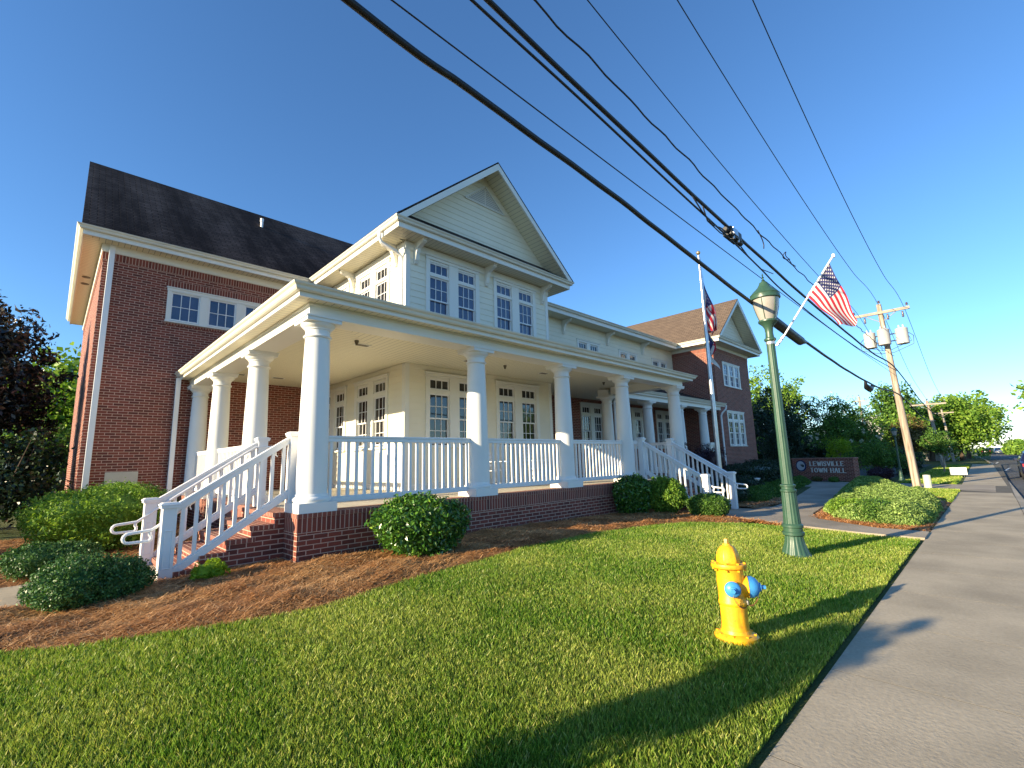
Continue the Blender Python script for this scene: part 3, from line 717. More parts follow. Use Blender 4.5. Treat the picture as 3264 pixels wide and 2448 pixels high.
b = MB(); mbox(b, f, .60, .72, .01, .09, .15, 7.33); b.build('downspout', 'metal_white', H, bevel=.01)
b = MB(); b.box(2.24, 2.35, 15.09, 15.17, .3, 4.0); b.build('downspout', 'metal_white', H, bevel=.01)

# ---- front gable wing
GX0, GX1, GY = 6.14, 11.66, 10.0
opn = [pair('Y-', GY, 6.735, True), pair('Y-', GY, 9.18, True), pair('Y-', GY, 6.735), pair('Y-', GY, 9.18)]
wall('wall_sheathing', 'Y-', GY, GX0, GX1, .85, 7.27, opn, 'siding'); siding('Y-', GY, GX0+.1, GX1-.1, 5.3, 7.2, opn[:2]); siding('Y-', GY, GX0+.1, GX1-.1, .95, 4.04, opn[2:])
opn = [pair('X-', GX0, 10.78, True, glass='glass'), pair('X-', GX0, 13.2, True, glass='glass'), pair('X-', GX0, 10.78), pair('X-', GX0, 13.2)]
wall('wall_sheathing', 'X-', GX0, GY, WY, .85, 7.27, opn, 'siding'); siding('X-', GX0, GY+.1, WY, 5.3, 7.2, opn[:2]); siding('X-', GX0, GY+.1, WY, .95, 4.04, opn[2:])
wall('wall_sheathing', 'X+', GX1, GY, 11.85, .85, 7.27, [], 'siding')
for nm, (x, y, sx_, sy_) in {'a': (GX0, GY, 1, 1), 'b': (GX1, GY, -1, 1)}.items():
    b = MB()
    for z0, z1 in ((.95, 4.035), (5.3, 7.26)):
        b.prism([(x-.022*sx_, y-.022), (x+.11*sx_, y-.022), (x+.11*sx_, y-.001), (x-.001*sx_, y-.001), (x-.001*sx_, y+.11), (x-.022*sx_, y+.11)], 'z', z0, z1)
    b.build('corner_board', 'paint', H)
b = MB(); sweep(b, [(GX0, WY), (GX0, GY), (GX1, GY), (GX1, 11.8)], [(.0, 7.08), (.03, 7.08), (.045, 7.12), (.045, 7.28), (0, 7.28)]); b.build('frieze_board', 'paint', H)
b = MB(); sweep(b, [(GX0, WY), (GX0, GY), (GX1, GY)], [(.0, .90), (.03, .90), (.03, 1.04), (0, 1.06)]); b.build('base_board', 'paint', H)
eave([(5.56, 14.70), (5.56, 9.42), (12.23, 9.42), (12.23, 11.0)], 7.285, 7.47, 7.525)
soffit([((5.59, 15.2), (5.59, 9.45), (6.14, 10.0), (6.14, 15.2), 'y'), ((5.59, 9.45), (12.2, 9.45), (11.66, 10.0), (6.14, 10.0), 'x'), ((12.2, 9.45), (12.2, 11.9), (11.66, 11.9), (11.66, 10), 'y')], 7.30)
sl = .855; ez = 7.555; RX = 8.9; rz = ez+sl*(RX-5.45)
roofmesh('roof', [[(5.45, 9.33, ez), (5.45, 15.6, ez), (RX, 19.0, rz), (RX, 9.33, rz)], [(RX, 9.33, rz), (RX, 19, rz), (12.35, 15.6, ez), (12.35, 9.33, ez)]], 'shingle_shaded')
def rakes(x0, xr, x1, yf, ez, rz, d=.20, prot=.03):
    b = MB()
    for a in (x0, x1):
        s = 1 if a < xr else -1
        b.prism([(a, ez-.005), (xr, rz-.055), (xr, rz-.055-d*1.25), (a+s*d*.9, ez-.06)], 'y', yf-prot, yf+.02)
    return b.build('rake_board', 'paint', H)
rakes(5.47, RX, 12.33, 9.36, ez-.045, rz, .17)
def slopesoffit(xa, za, xb, zb, y0, y1, d):
    b = MB(); n = 1
    b.quad((xa, y0, za-d), (xb, y0, zb-d), (xb, y1, zb-d), (xa, y1, za-d), uv=[(0, 0), (abs(xb-xa)*1.3, 0), (abs(xb-xa)*1.3, 1), (0, 1)])
    return b
for s in (-1, 1):
    b = slopesoffit(RX+s*3.3, ez+.08, RX, rz-.05, 9.37, GY, .14); b.build('soffit', 'soffit', H, fix=False)
b = MB(); b.poly([(GX0-.2, GY, 7.27), (GX1+.2, GY, 7.27), (RX, GY, rz-.06)]); b.build('gable_wall', 'siding', H, fix=False)
siding('Y-', GY, 0, 1, 7.95, rz-.2, [], .175, lambda z: (RX-max(0, (rz-.2-z)/sl), RX+max(0, (rz-.2-z)/sl)))
roofmesh('pent_roof', [[(5.5, 9.36, 7.55), (12.3, 9.36, 7.55), (11.9, GY, 8.06), (5.9, GY, 8.06)]], 'shingle_shaded', .03)
b = MB()   # louvred gable vent
for k in range(9):
    z = 9.36+k*.06; hw = (9.95-z)/sl
    b.box(RX-hw, RX+hw, GY-.035, GY-.02, z, z+.022)
for s in (-1, 1): b.prism([(RX+s*.75, 9.33), (RX+s*.02, 9.955), (RX+s*.02, 10.0), (RX+s*.82, 9.33)], 'y', GY-.05, GY-.015)
b.box(RX-.78, RX+.78, GY-.05, GY-.015, 9.30, 9.335); b.box(RX-.015, RX+.015, GY-.042, GY-.015, 9.34, 9.9); b.build('gable_vent', 'paint', H)
b = MB(); b.poly([(RX-.7, GY-.019, 9.33), (RX+.7, GY-.019, 9.33), (RX, GY-.019, 9.93)]); b.build('vent_backing', 'grey_wall', H, fix=False)
# brackets
def bracket(f, u, ztop, proj=.46, h=.58):
    out = [(0, ztop), (0, ztop-h), (.05, ztop-h), (.075, ztop-h+.03), (.05, ztop-h+.06), (.09, ztop-h+.09), (.11, ztop-h+.16), (.13, ztop-h*.55), (.19, ztop-h*.33), (.30, ztop-.14), (proj-.05, ztop-.11), (proj, ztop-.08), (proj-.02, ztop-.05), (proj+.02, ztop-.03), (proj+.02, ztop)]
    b = MB(); n = len(out); i = 0
    for uu in (u-.055, u+.055): b.v += [f(uu, o, z) for o, z in out]
    b.f.append(tuple(range(n))); b.f.append(tuple(range(2*n-1, n-1, -1))); b.m += [0, 0]
    for k in range(n): b.f.append((k, (k+1) % n, n+(k+1) % n, n+k)); b.m.append(0)
    o = b.build('bracket', 'paint', H)
fG = FM['Y-'](GY)
for u in (6.42, 8.88, 11.38): bracket(fG, u, 7.30)
for u in (10.45, 12.9): bracket(FM['X-'](GX0), u, 7.30)
for u in (14.75, 17.95, 21.05): bracket(FM['Y-'](11.85), u, 7.24)
b = MB(); b.tube([(5.47, 10.18, 7.42), (5.47, 10.18, 7.22), (5.52, 10.17, 7.12), (5.95, 10.13, 6.98), (6.07, 10.14, 6.9), (6.09, 10.14, 6.78), (6.09, 10.14, 5.4)], .045, 8); b.build('downspout', 'metal_white', H, smooth=True)
b = MB(); b.tube([(12.28, 10.9, 7.42), (12.28, 10.9, 7.2), (12.2, 10.95, 7.08), (11.95, 11.1, 7.05), (11.74, 11.2, 7.0)], .045, 8); b.build('downspout', 'metal_white', H, smooth=True)

# ---- middle section
MY = 11.85
opu = []
for u in (15.67, 18.9, 22.0):
    window('Y-', MY, u, u+1.62, 5.75, 6.62, [(u+.12, u+.68), (u+.94, u+1.50)], [(5.86, 6.50, 3, 1, .03)], 'glass', casing=.03); opu.append((u+.02, u+1.6, 5.77, 6.6))
wall('wall_sheathing', 'Y-', MY, GX1, 24.3, 4.04, 7.27, opu, 'siding'); siding('Y-', MY, GX1, 24.3, 5.1, 7.2, opu)
opl = [pair('Y-', MY, 15.67, w=1.62), pair('Y-', MY, 18.95, w=1.67), pair('Y-', MY, 21.98, w=1.60)]
wall('brick_wall', 'Y-', MY, 9.0, 24.3, .85, 4.04, opl, 'brick')
eave([(12.23, 11.25), (23.75, 11.25)], 7.24, 7.46, 7.50)
soffit([(12.2, 23.75, 11.28, 11.85, 'x')], 7.255)
roofmesh('roof', [[(12.23, 11.2, 7.52), (23.75, 11.2, 7.52), (23.75, 14.9, 7.75), (12.23, 14.9, 7.75)]], 'shingle_shaded')

# ---- right brick wing
BY, BX0, BX1 = 9.57, 24.3, 29.25
o1 = (25.36, 27.75, 5.14, 6.48); o2 = (25.36, 27.72, 1.95, 3.84)
bays = [(25.46, 26.0), (26.12, 26.68), (26.94-.02, 27.56)]
bays = [(25.47, 26.05), (26.26, 26.84), (27.05, 27.63)]
window('Y-', BY, *o1, bays, [(5.78, 6.38, 2, 2, .025), (5.22, 5.80, 2, 2, .06)], 'glass_up', casing=.02)
window('Y-', BY, *o2, bays, [(3.37, 3.74, 2, 1, .02), (2.66, 3.28, 2, 2, .025), (2.04, 2.68, 2, 2, .06)], 'glass', casing=.02, split=(3.28, 3.37))
wall('brick_wall', 'Y-', BY, BX0, BX1, -.2, 6.927, [o1, o2], 'brick'); wall('brick_wall', 'X-', BX0, BY, 16, -.2, 6.927, [], 'brick'); wall('brick_wall', 'X+', BX1, BY, 20, -.2, 6.927, [], 'brick')
pr = [(BX0, 16), (BX0, BY), (BX1, BY), (BX1, 20)]
b = MB(); sweep(b, pr, [(0, 6.927), (.012, 6.927), (.012, 7.13), (0, 7.13)]); b.build('soldier_course', 'soldier_top', H)
b = MB(); sweep(b, pr, [(0, 7.13), (.03, 7.13), (.045, 7.16), (.045, 7.30), (0, 7.30)]); b.build('frieze_board', 'paint', H)
eave([(23.73, 16), (23.73, 9.0), (29.82, 9.0), (29.82, 20)], 7.275, 7.46, 7.515)
soffit([((23.76, 16), (23.76, 9.03), (24.3, 9.57), (24.3, 16), 'y'), ((23.76, 9.03), (29.8, 9.03), (29.25, 9.57), (24.3, 9.57), 'x'), ((29.8, 9.03), (29.8, 20), (29.25, 20), (29.25, 9.57), 'y')], 7.29)
xr = 26.78; sl2 = .83; zr2 = 7.54+sl2*(xr-23.62)
roofmesh('roof', [[(23.62, 8.9, 7.54), (23.62, 20, 7.54), (xr, 20, zr2), (xr, 8.9, zr2)], [(xr, 8.9, zr2), (xr, 20, zr2), (29.94, 20, 7.54), (29.94, 8.9, 7.54)]], 'shingle_sunlit')
rakes(23.64, xr, 29.92, 8.93, 7.495, zr2, .16)
b = MB(); b.poly([(BX0-.2, BY, 7.27), (BX1+.2, BY, 7.27), (xr, BY, zr2-.2)]); b.build('gable_wall', 'siding', H, fix=False)
siding('Y-', BY, 0, 1, 7.9, zr2-.25, [], .175, lambda z: (xr-max(0, (zr2-.25-z)/sl2), xr+max(0, (zr2-.25-z)/sl2)))
for s in (-1, 1):
    b = slopesoffit(xr+s*3.0, 7.6, xr, zr2-.05, 8.95, BY, .12); b.build('soffit', 'soffit', H, fix=False)
roofmesh('pent_roof', [[(23.68, 8.94, 7.53), (29.88, 8.94, 7.53), (29.5, BY, 8.0), (24.05, BY, 8.0)]], 'shingle_shaded', .03)
b = MB(); b.box(24.17, 24.27, 9.72, 9.80, 4.5, 7.0); b.box(24.12, 24.28, 9.68, 9.84, 6.75, 7.27); b.build('downspout', 'metal_white', H, bevel=.01)

# ---- porches: brick base, deck, ceiling, beams, roofs
DZ = .90
def base_run(path, zlo=-.1):
    b = MB(); sweep(b, path, [(-.3, zlo), (0, zlo), (0, .637), (-.3, .637)]); b.build('porch_base', 'brick', H)
    b = MB(); sweep(b, path, [(-.3, .637), (.004, .637), (.004, .84), (-.3, .84)]); b.build('soldier_course', 'soldier_base', H)
    b = MB(); sweep(b, path, [(-.46, .84), (.012, .84), (.012, .90), (-.46, .895)]); b.build('brick_cap', 'cap_brick', H)
base_run([(2.51, 7.30), (2.51, 6.8), (12.05, 6.8)]); base_run([(13.65, 6.8), (14.95, 6.8), (14.95, 9.12), (24.3, 9.12)]); base_run([(2.51, 15.25), (2.51, 8.95)])
b = MB(); b.box(2.9, 14.6, 7.2, 15.2, .6, .893); b.box(12.05, 13.65, 6.8, 7.3, .6, .894); b.box(2.72, 3.0, 7.3, 8.95, .5, .894); b.box(14.6, 24.29, 9.5, 11.84, .6, .892)
b.build('porch_floor', 'deck', H)
cz = 4.045
soffit([((2.5, 6.85), (14.8, 6.85), (14.8, 10.0), (5.66, 10.0), 'x'), ((2.5, 6.85), (5.66, 10.0), (6.14, 10.0), (6.14, 15.25), 'y'), ((2.5, 6.85), (6.14, 15.25), (2.5, 15.25), (2.5, 12), 'y'), ((11.66, 10), (14.8, 10), (14.8, 11.85), (11.66, 11.85), 'x'), ((14.8, 9.5), (24.3, 9.5), (24.3, 11.85), (14.8, 11.85), 'x')], cz, 'porch_ceiling')
bprof = [(-.44, 3.78), (0, 3.78), (0, 3.93), (.02, 3.945), (.02, 3.975), (-.44, 4.04)]
b = MB(); sweep(b, [(2.57, 15.25), (2.57, 6.86), (14.65, 6.86), (14.65, 9.35)], bprof); b.build('porch_beam', 'paint', H)
b = MB(); sweep(b, [(14.2, 9.46), (24.29, 9.46)], bprof); b.build('porch_beam', 'paint', H)
P1 = [(2.33, 15.25), (2.33, 6.62), (14.93, 6.62), (14.93, 9.2)]
eave(P1, 3.96, 4.09, 4.135); eave([(14.4, 9.36), (24.6, 9.36)], 3.96, 4.09, 4.13)
soffit([((2.36, 15.2), (2.36, 6.65), (2.57, 6.86), (2.57, 15.2), 'y'), ((2.36, 6.65), (14.9, 6.65), (14.65, 6.86), (2.57, 6.86), 'x'), ((14.9, 6.65), (14.9, 9.3), (14.65, 9.3), (14.65, 6.86), 'y'), (14.66, 24.3, 9.38, 9.46, 'x')], 3.972)
k = .37; z0 = 4.115
ph = lambda d: z0+k*d
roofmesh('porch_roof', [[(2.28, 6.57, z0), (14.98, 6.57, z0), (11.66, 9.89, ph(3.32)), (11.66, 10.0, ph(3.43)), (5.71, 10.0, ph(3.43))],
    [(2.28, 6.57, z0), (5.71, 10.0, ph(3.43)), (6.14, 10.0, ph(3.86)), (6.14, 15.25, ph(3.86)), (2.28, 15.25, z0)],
    [(14.98, 6.57, z0), (14.98, 11.85, z0), (11.66, 11.85, ph(3.32)), (11.66, 9.89, ph(3.32))]], 'shingle_shaded', .02)
roofmesh('porch_roof', [[(14.2, 9.30, z0), (24.30, 9.30, z0), (24.30, 11.85, ph(2.55)), (14.2, 11.85, ph(2.55))]], 'shingle_shaded', .02)

def column(x, y, first=None, zb=DZ):
    if first is not None:
        c = first.copy(); COL.objects.link(c); c.location = (x-2.79, y-7.07, 0)
        for kk in kids(first): q = kk.copy(); COL.objects.link(q); q.parent = c
        return c
    prof = [(.215+(-.038)*t**1.8, .25+t*2.33) for t in np.linspace(0, 1, 14)]
    b = MB(); b.lathe(prof, x, y, DZ, 40); c = b.build('porch_column', 'column_paint', H, smooth=True)
    b = MB(); b.box(x-.272, x+.272, y-.272, y+.272, DZ, DZ+.135); b.lathe([(.25, .135), (.268, .16), (.268, .185), (.25, .21), (.232, .215), (.228, .24), (.214, .255)], x, y, DZ, 40); b.build('base', 'column_paint', c, smooth=True)
    b = MB(); b.lathe([(.178, 2.575), (.198, 2.58), (.208, 2.597), (.198, 2.614), (.178, 2.62), (.178, 2.70), (.195, 2.705), (.198, 2.725), (.225, 2.745), (.248, 2.775), (.252, 2.80)], x, y, DZ, 40)
    b.box(x-.262, x+.262, y-.262, y+.262, DZ+2.80, DZ+2.855); b.box(x-.278, x+.278, y-.278, y+.278, DZ+2.855, DZ+2.88); b.build('capital', 'column_paint', c, smooth=True)
    return c
c1 = column(2.79, 7.07)
for p in [(5.98, 7.07), (8.68, 7.07), (11.31, 7.07), (14.38, 7.07), (2.79, 9.92), (2.79, 12.7), (2.79, 14.95), (14.40, 9.67), (17.3, 9.67), (20.1, 9.67)]: column(*p, first=c1)
# last column stands on a tall white pedestal
cc = column(22.55, 9.67, first=c1)
b = MB(); b.box(22.2, 22.9, 9.30, 9.38, .9, 2.0); b.box(22.14, 22.96, 9.24, 9.40, 2.0, 2.12); b.build('pedestal', 'paint', H)
b = MB(); b.tube([(14.82, 9.22, 4.05), (14.82, 9.3, 3.9), (14.82, 9.5, 3.72), (14.82, 9.62, 3.6), (14.82, 9.62, 1.0)], .04, 8); b.build('downspout', 'metal_white', H, smooth=True)
b = MB(); b.tube([(24.5, 9.25, 4.03), (24.5, 9.27, 3.85), (24.42, 9.45, 3.65), (24.38, 9.5, 3.5), (24.38, 9.5, .2)], .045, 8); b.build('downspout', 'metal_white', H, smooth=True)

# railings
_nb = [0]
def railing(axis, fixed, a0, a1, individual=True, zt=2.0, zb=1.0, sp=.1385):
    def bx(b, a, c, w, z0, z1):
        if axis == 'x': b.box(a, c, fixed-w, fixed+w, z0, z1)
        else: b.box(fixed-w, fixed+w, a, c, z0, z1)
    b = MB(); bx(b, a0, a1, .045, zt-.035, zt); bx(b, a0, a1, .032, zt-.095, zt-.035); bx(b, a0, a1, .036, zb, zb+.07); bx(b, a0+.001, a1-.001, .022, zb+.07, zb+.09)
    r = b.build('porch_railing', 'rail_paint', H, bevel=.006)
    n = max(1, int(round((a1-a0)/sp))); s = (a1-a0)/n
    b = MB()
    for k2 in range(n):
        c = a0+(k2+.5)*s
        bx(b, c-.021, c+.021, .021, zb+.088, zt-.094)
        if individual: b.build('baluster', 'rail_paint', r); b = MB(); _nb[0] += 1
    if not individual: tag(b.build('balusters', 'rail_paint', r), kind='stuff')
railing('x', 7.07, 2.99, 5.78); railing('x', 7.07, 6.18, 8.48); railing('x', 7.07, 8.88, 11.11); railing('x', 7.07, 11.51, 11.9, False); railing('x', 7.07, 13.8, 14.18, False)
railing('y', 2.79, 10.12, 12.5, False, sp=.11); railing('y', 2.79, 12.9, 14.75, False, sp=.11); railing('y', 14.4, 7.3, 9.5, False)
def newel(x, y, z0, z1, panel=True):
    b = MB(); w = .075; b.box(x-w, x+w, y-w, y+w, z0, z1-.05); b.box(x-w-.022, x+w+.022, y-w-.022, y+w+.022, z1-.05, z1-.02); b.box(x-w-.03, x+w+.03, y-w-.03, y+w+.03, z1-.02, z1)
    b.prism([(x-w-.03, z1), (x+w+.03, z1), (x+w, z1+.02), (x-w, z1+.02)], 'y', y-w, y+w)
    if panel and z1 < 1.5:
        for (u0, u1, v0, v1) in ((-.045, .045, z0+.25, z0+.262), (-.045, .045, z0+.70, z0+.712), (-.045, -.035, z0+.262, z0+.70), (.035, .045, z0+.262, z0+.70)):
            b.box(x+u0, x+u1, y-w-.006, y-w+.01, v0, v1)
    return b.build('newel_post', 'rail_paint', H, bevel=.004)
def stair_rail(axis, fixed, a0, z0, a1, z1, n, inner):
    """sloped rail between (a0,z0 top) and (a1,z1 bottom); z = top of the rail"""
    def P(a, o, z): return (a, fixed+o, z) if axis == 'x' else (fixed+o, a, z)
    def slope(b, w, t0, t1):
        v = [P(a, o, z+t) for (a, z) in ((a0, z0), (a1, z1)) for (o, t) in ((-w, t0), (w, t0), (w, t1), (-w, t1))]
        i = len(b.v); b.v += v
        for q in ((0,1,2,3),(4,7,6,5),(0,4,5,1),(1,5,6,2),(2,6,7,3),(3,7,4,0)): b.f.append(tuple(i+k3 for k3 in q)); b.m.append(0)
    b = MB(); slope(b, .045, -.04, 0); slope(b, .033, -.11, -.04); slope(b, .036, -.90, -.80); slope(b, .02, -.80, -.775)
    r = b.build('stair_railing', 'rail_paint', H, bevel=.005)
    b = MB()
    for k2 in range(n):
        a = a0+(a1-a0)*(k2+.5)/n; z = z0+(z1-z0)*(k2+.5)/n; q0, q1 = P(a-.021, -.021, 0), P(a+.021, .021, 0)
        b.box(q0[0], q1[0], q0[1], q1[1], z-.80, z-.09)
        if _nb[0] < 99: b.build('baluster', 'rail_paint', r); b = MB(); _nb[0] += 1
    if b.f: tag(b.build('balusters', 'rail_paint', r), kind='stuff')
    # white pipe handrail with a looped end
    i_ = inner; s = 1 if a1 > a0 else -1
    def Q(a, z): return P(a, i_, z)
    sl_ = (z1-z0)/abs(a1-a0)
    A = a1+s*.02
    pts = [Q(a0-s*.22, z0-.10), Q(a0+s*.05, z0-.11), Q(a0+s*.2, z0-.13+sl_*.12), Q(a1-s*.1, z1-.13-sl_*.1), Q(A+s*.08, z1-.17+sl_*.08), Q(A+s*.2, z1-.215+sl_*.14), Q(A+s*.42, z1-.235+sl_*.14)]
    zz = z1-.235+sl_*.14; e = A+s*.42; rr = .055
    for a in np.linspace(PI/2, -PI/2, 7)[1:]: pts.append(Q(e+s*rr*math.cos(a), zz-rr+rr*math.sin(a)))
    pts += [Q(e-s*.18, zz-2*rr)]
    for a in np.linspace(-PI/2, -PI*1.3, 5)[1:]: pts.append(Q(e-s*.18+s*.04*math.cos(a), zz-2*rr+.04+.045*math.sin(a)))
    pts += [Q(e-s*.205, zz)]
    h = MB(); h.tube(pts, .019, 8)
    for t in (.12, .88):
        a = a0+(a1-a0)*t; z = z0+(z1-z0)*t-.13; h.tube([Q(a, z), Q(a, z-.045), P(a, 0, z-.06)], .008, 6)
    h.build('handrail', 'metal_white', r, smooth=True)
for (y, i_) in ((7.36, .07), (8.88, -.07)):
    newel(2.62, y, .9, 2.05); newel(1.14, y, .10, 1.13); stair_rail('x', y, 2.55, 2.0, 1.21, 1.13, 9, i_)
for (x, i_) in ((12.0, .07), (13.7, -.07)):
    newel(x, 6.98, .9, 2.07); newel(x, 5.22, .0, 1.05); stair_rail('y', x, 6.9, 1.98, 5.3, 1.04, 12, i_)
b = MB()
for k2, (xa, zt) in enumerate([(2.09, .75), (1.80, .60), (1.50, .45), (1.21, .30)]): b.box(xa, 2.42, 7.30+.003*k2, 8.95-.003*k2, -.1, zt-.06)
for k2, (ya, zt) in enumerate([(6.5, .755), (6.2, .61), (5.9, .465), (5.6, .32), (5.32, .175)]): b.box(12.06+.002*k2, 13.64-.002*k2, ya, 6.82, -.1, zt-.06)
b.box(2.385, 2.75, 7.297, 8.953, -.1, .84); b.build('brick_steps', 'brick', H)
b = MB()
for k2, (xa, zt) in enumerate([(2.09, .75), (1.80, .60), (1.50, .45), (1.21, .30)]): b.box(xa-.012, xa+.33, 7.29+.002*k2, 8.96-.002*k2, zt-.06, zt)
for k2, (ya, zt) in enumerate([(6.5, .755), (6.2, .61), (5.9, .465), (5.6, .32), (5.32, .175)]): b.box(12.05+.002*k2, 13.65-.002*k2, ya-.012, ya+.33, zt-.06, zt)
b.box(2.37, 2.75, 7.288, 8.962, .841, .899); b.build('step_treads', 'cap_brick', H)
# ceiling fittings
for (x, y) in ((4.5, 9.02), (10.1, 8.9), (3.43, 13.9), (4.42, 13.9), (7.3, 8.9)):
    b = MB(); b.box(x-.17, x+.17, y-.09, y+.09, 4.035, 4.042); c = b.build('ceiling_vent', 'paint', H)
    b = MB(); b.box(x-.13, x+.13, y-.06, y+.06, 4.030, 4.0345); b.build('grille', 'dark_vent', c)
for (x, y) in ((4.24, 8.75), (8.41, 8.76), (13.0, 8.8)):
    b = MB(); b.lathe([(.01, -.10), (.02, -.095), (.03, -.06), (.045, -.02), (.045, 0)], x, y, 4.042, 12); b.build('ceiling_lamp', 'dark_vent', H, smooth=True)
b = MB(); b.box(11.68, 11.72, 10.3, 10.42, 2.95, 3.0); b.lathe([(.02, 0), (.07, .03), (.08, .25), (.05, .30), (.01, .36)], 11.80, 10.36, 2.8, 8); b.build('wall_lantern', 'metal_white', H)
for k2 in range(2):
    b = MB(); b.lathe([(.10, -.004), (.10, .004), (.02, .005)], .28, 18.3+k2*.7, 7.322, 16); b.build('soffit_light', 'dark_vent', H)

# ================================================================== FIRE HYDRANT
hx, hy = 4.22, 1.70; hz = fz(hx, hy)
HY = thing('fire_hydrant', (hx, hy, hz), 'yellow fire hydrant with blue caps on the lawn', 'fire hydrant')
HY.rotation_euler = (R(-1.5), R(2), 0)
b = MB()
flute = lambda a, z: 1-.035*max(0, math.cos(8*a))**3 if .14 < z < .27 else 1
b.lathe([(.150, -.04), (.155, 0), (.150, .012)], hx, hy, hz, 32)
b.lathe([(.165, .015), (.172, .03), (.172, .05), (.160, .062), (.118, .075), (.112, .10)], hx, hy, hz, 32)
b.lathe([(.108, .09), (.105, .13)], hx, hy, hz, 48); b.lathe([(.104, .12), (.104, .15), (.104, .19), (.104, .24), (.104, .27), (.104, .29)], hx, hy, hz, 64, fl=flute)
b.lathe([(.105, .285), (.112, .295), (.112, .315), (.106, .325), (.106, .42), (.110, .47), (.106, .56), (.112, .575)], hx, hy, hz, 40)
b.lathe([(.12, .575), (.140, .585), (.143, .60), (.140, .615), (.112, .622)], hx, hy, hz, 40)
b.build('barrel', 'hyd', HY, smooth=True)
b = MB(); ribs = lambda a, z: 1+.05*max(0, math.cos(6*a))**4*(1 if .63 < z < .74 else 0)
b.lathe([(.092, .618), (.092, .64), (.090, .67), (.083, .70), (.069, .73), (.055, .752), (.035, .762), (.030, .775)], hx, hy, hz, 64, fl=ribs)
b.lathe([(.020, .77), (.019, .812), (.017, .815)], hx, hy, hz, 5)
b.build('bonnet', 'hyd', HY, smooth=True)
b = MB()
for k in range(8):
    a = 2*PI*k/8+.2
    for r_, z_ in ((.124, .618), (.146, .064), (.126, .562)): b.lathe([(.011, -.001), (.011, .012)], hx+r_*math.cos(a), hy+r_*math.sin(a), hz+z_, 6)
b.build('bolts', 'hyd', HY)
def nozzle(ang, zc, r, lenb, label, blue=True):
    d = Vector((math.cos(ang), math.sin(ang), 0)); s_ = Vector((-math.sin(ang), math.cos(ang), 0)); C = Vector((hx, hy, hz+zc))
    ax = lambda a, c_, t: tuple(C+s_*a+Vector((0, 0, 1))*c_+d*t)
    b = MB(); b.lathe([(r*.98, .06), (r*.98, .115), (r*1.06, .12), (r*1.06, .128)], 0, 0, n=28, axis=ax); b.build('nozzle', 'hyd', HY, smooth=True)
    b = MB(); b.lathe([(r, .129), (r, .135+lenb*.35), (r*.84, .135+lenb*.75), (r*.55, .135+lenb), (r*.42, .14+lenb), (r*.42, .152+lenb), (r*.25, .155+lenb)], 0, 0, n=28, axis=ax); b.lathe([(.018, .15+lenb), (.016, .19+lenb)], 0, 0, n=5, axis=ax)
    c = b.build('nozzle_cap', 'hyd_blue', HY, smooth=True); tag(c, label); return C, d
C1, d1 = nozzle(R(206), .43, .062, .03, 'light blue side cap'); C2, d2 = nozzle(R(-62), .43, .085, .075, 'large blue steamer cap'); C3, d3 = nozzle(R(26), .43, .062, .03, 'blue side cap on the far side')
def chain(p0, p1, sag, n, nm):
    b = MB(); P0, P1 = Vector(p0), Vector(p1)
    for k in range(n):
        t = (k+.5)/n; p = P0.lerp(P1, t)-Vector((0, 0, sag*4*t*(1-t))); tt = ((P1-P0)/n); tt.z -= sag*4*(1-2*t)/n; tt = tt.normalized()
        u = tt.orthogonal().normalized() if k % 2 else tt.cross(tt.orthogonal()).normalized()
        pts = [p+tt*.010*math.cos(a)+u*.005*math.sin(a) for a in np.linspace(0, 2*PI, 9)]
        b.tube(pts, .0017, 4)
    b.build(nm, 'rust', HY)
e1 = C1+d1*.16-Vector((0, 0, .06)); e2 = Vector((hx+.02, hy-.115, hz+.30)); e3 = C2+d2*.2-Vector((0, 0, .08))
chain(e1, e2, .05, 16, 'chain'); chain(e3, e2, .03, 14, 'chain')
b = MB(); b.tube([e1+Vector((0, 0, .02)), e1], .004, 6); b.tube([e3+Vector((0, 0, .03)), e3], .004, 6); b.box(hx+.005, hx+.03, hy-.122, hy-.1, hz+.30, hz+.33); b.build('chain_hook', 'steel', HY)

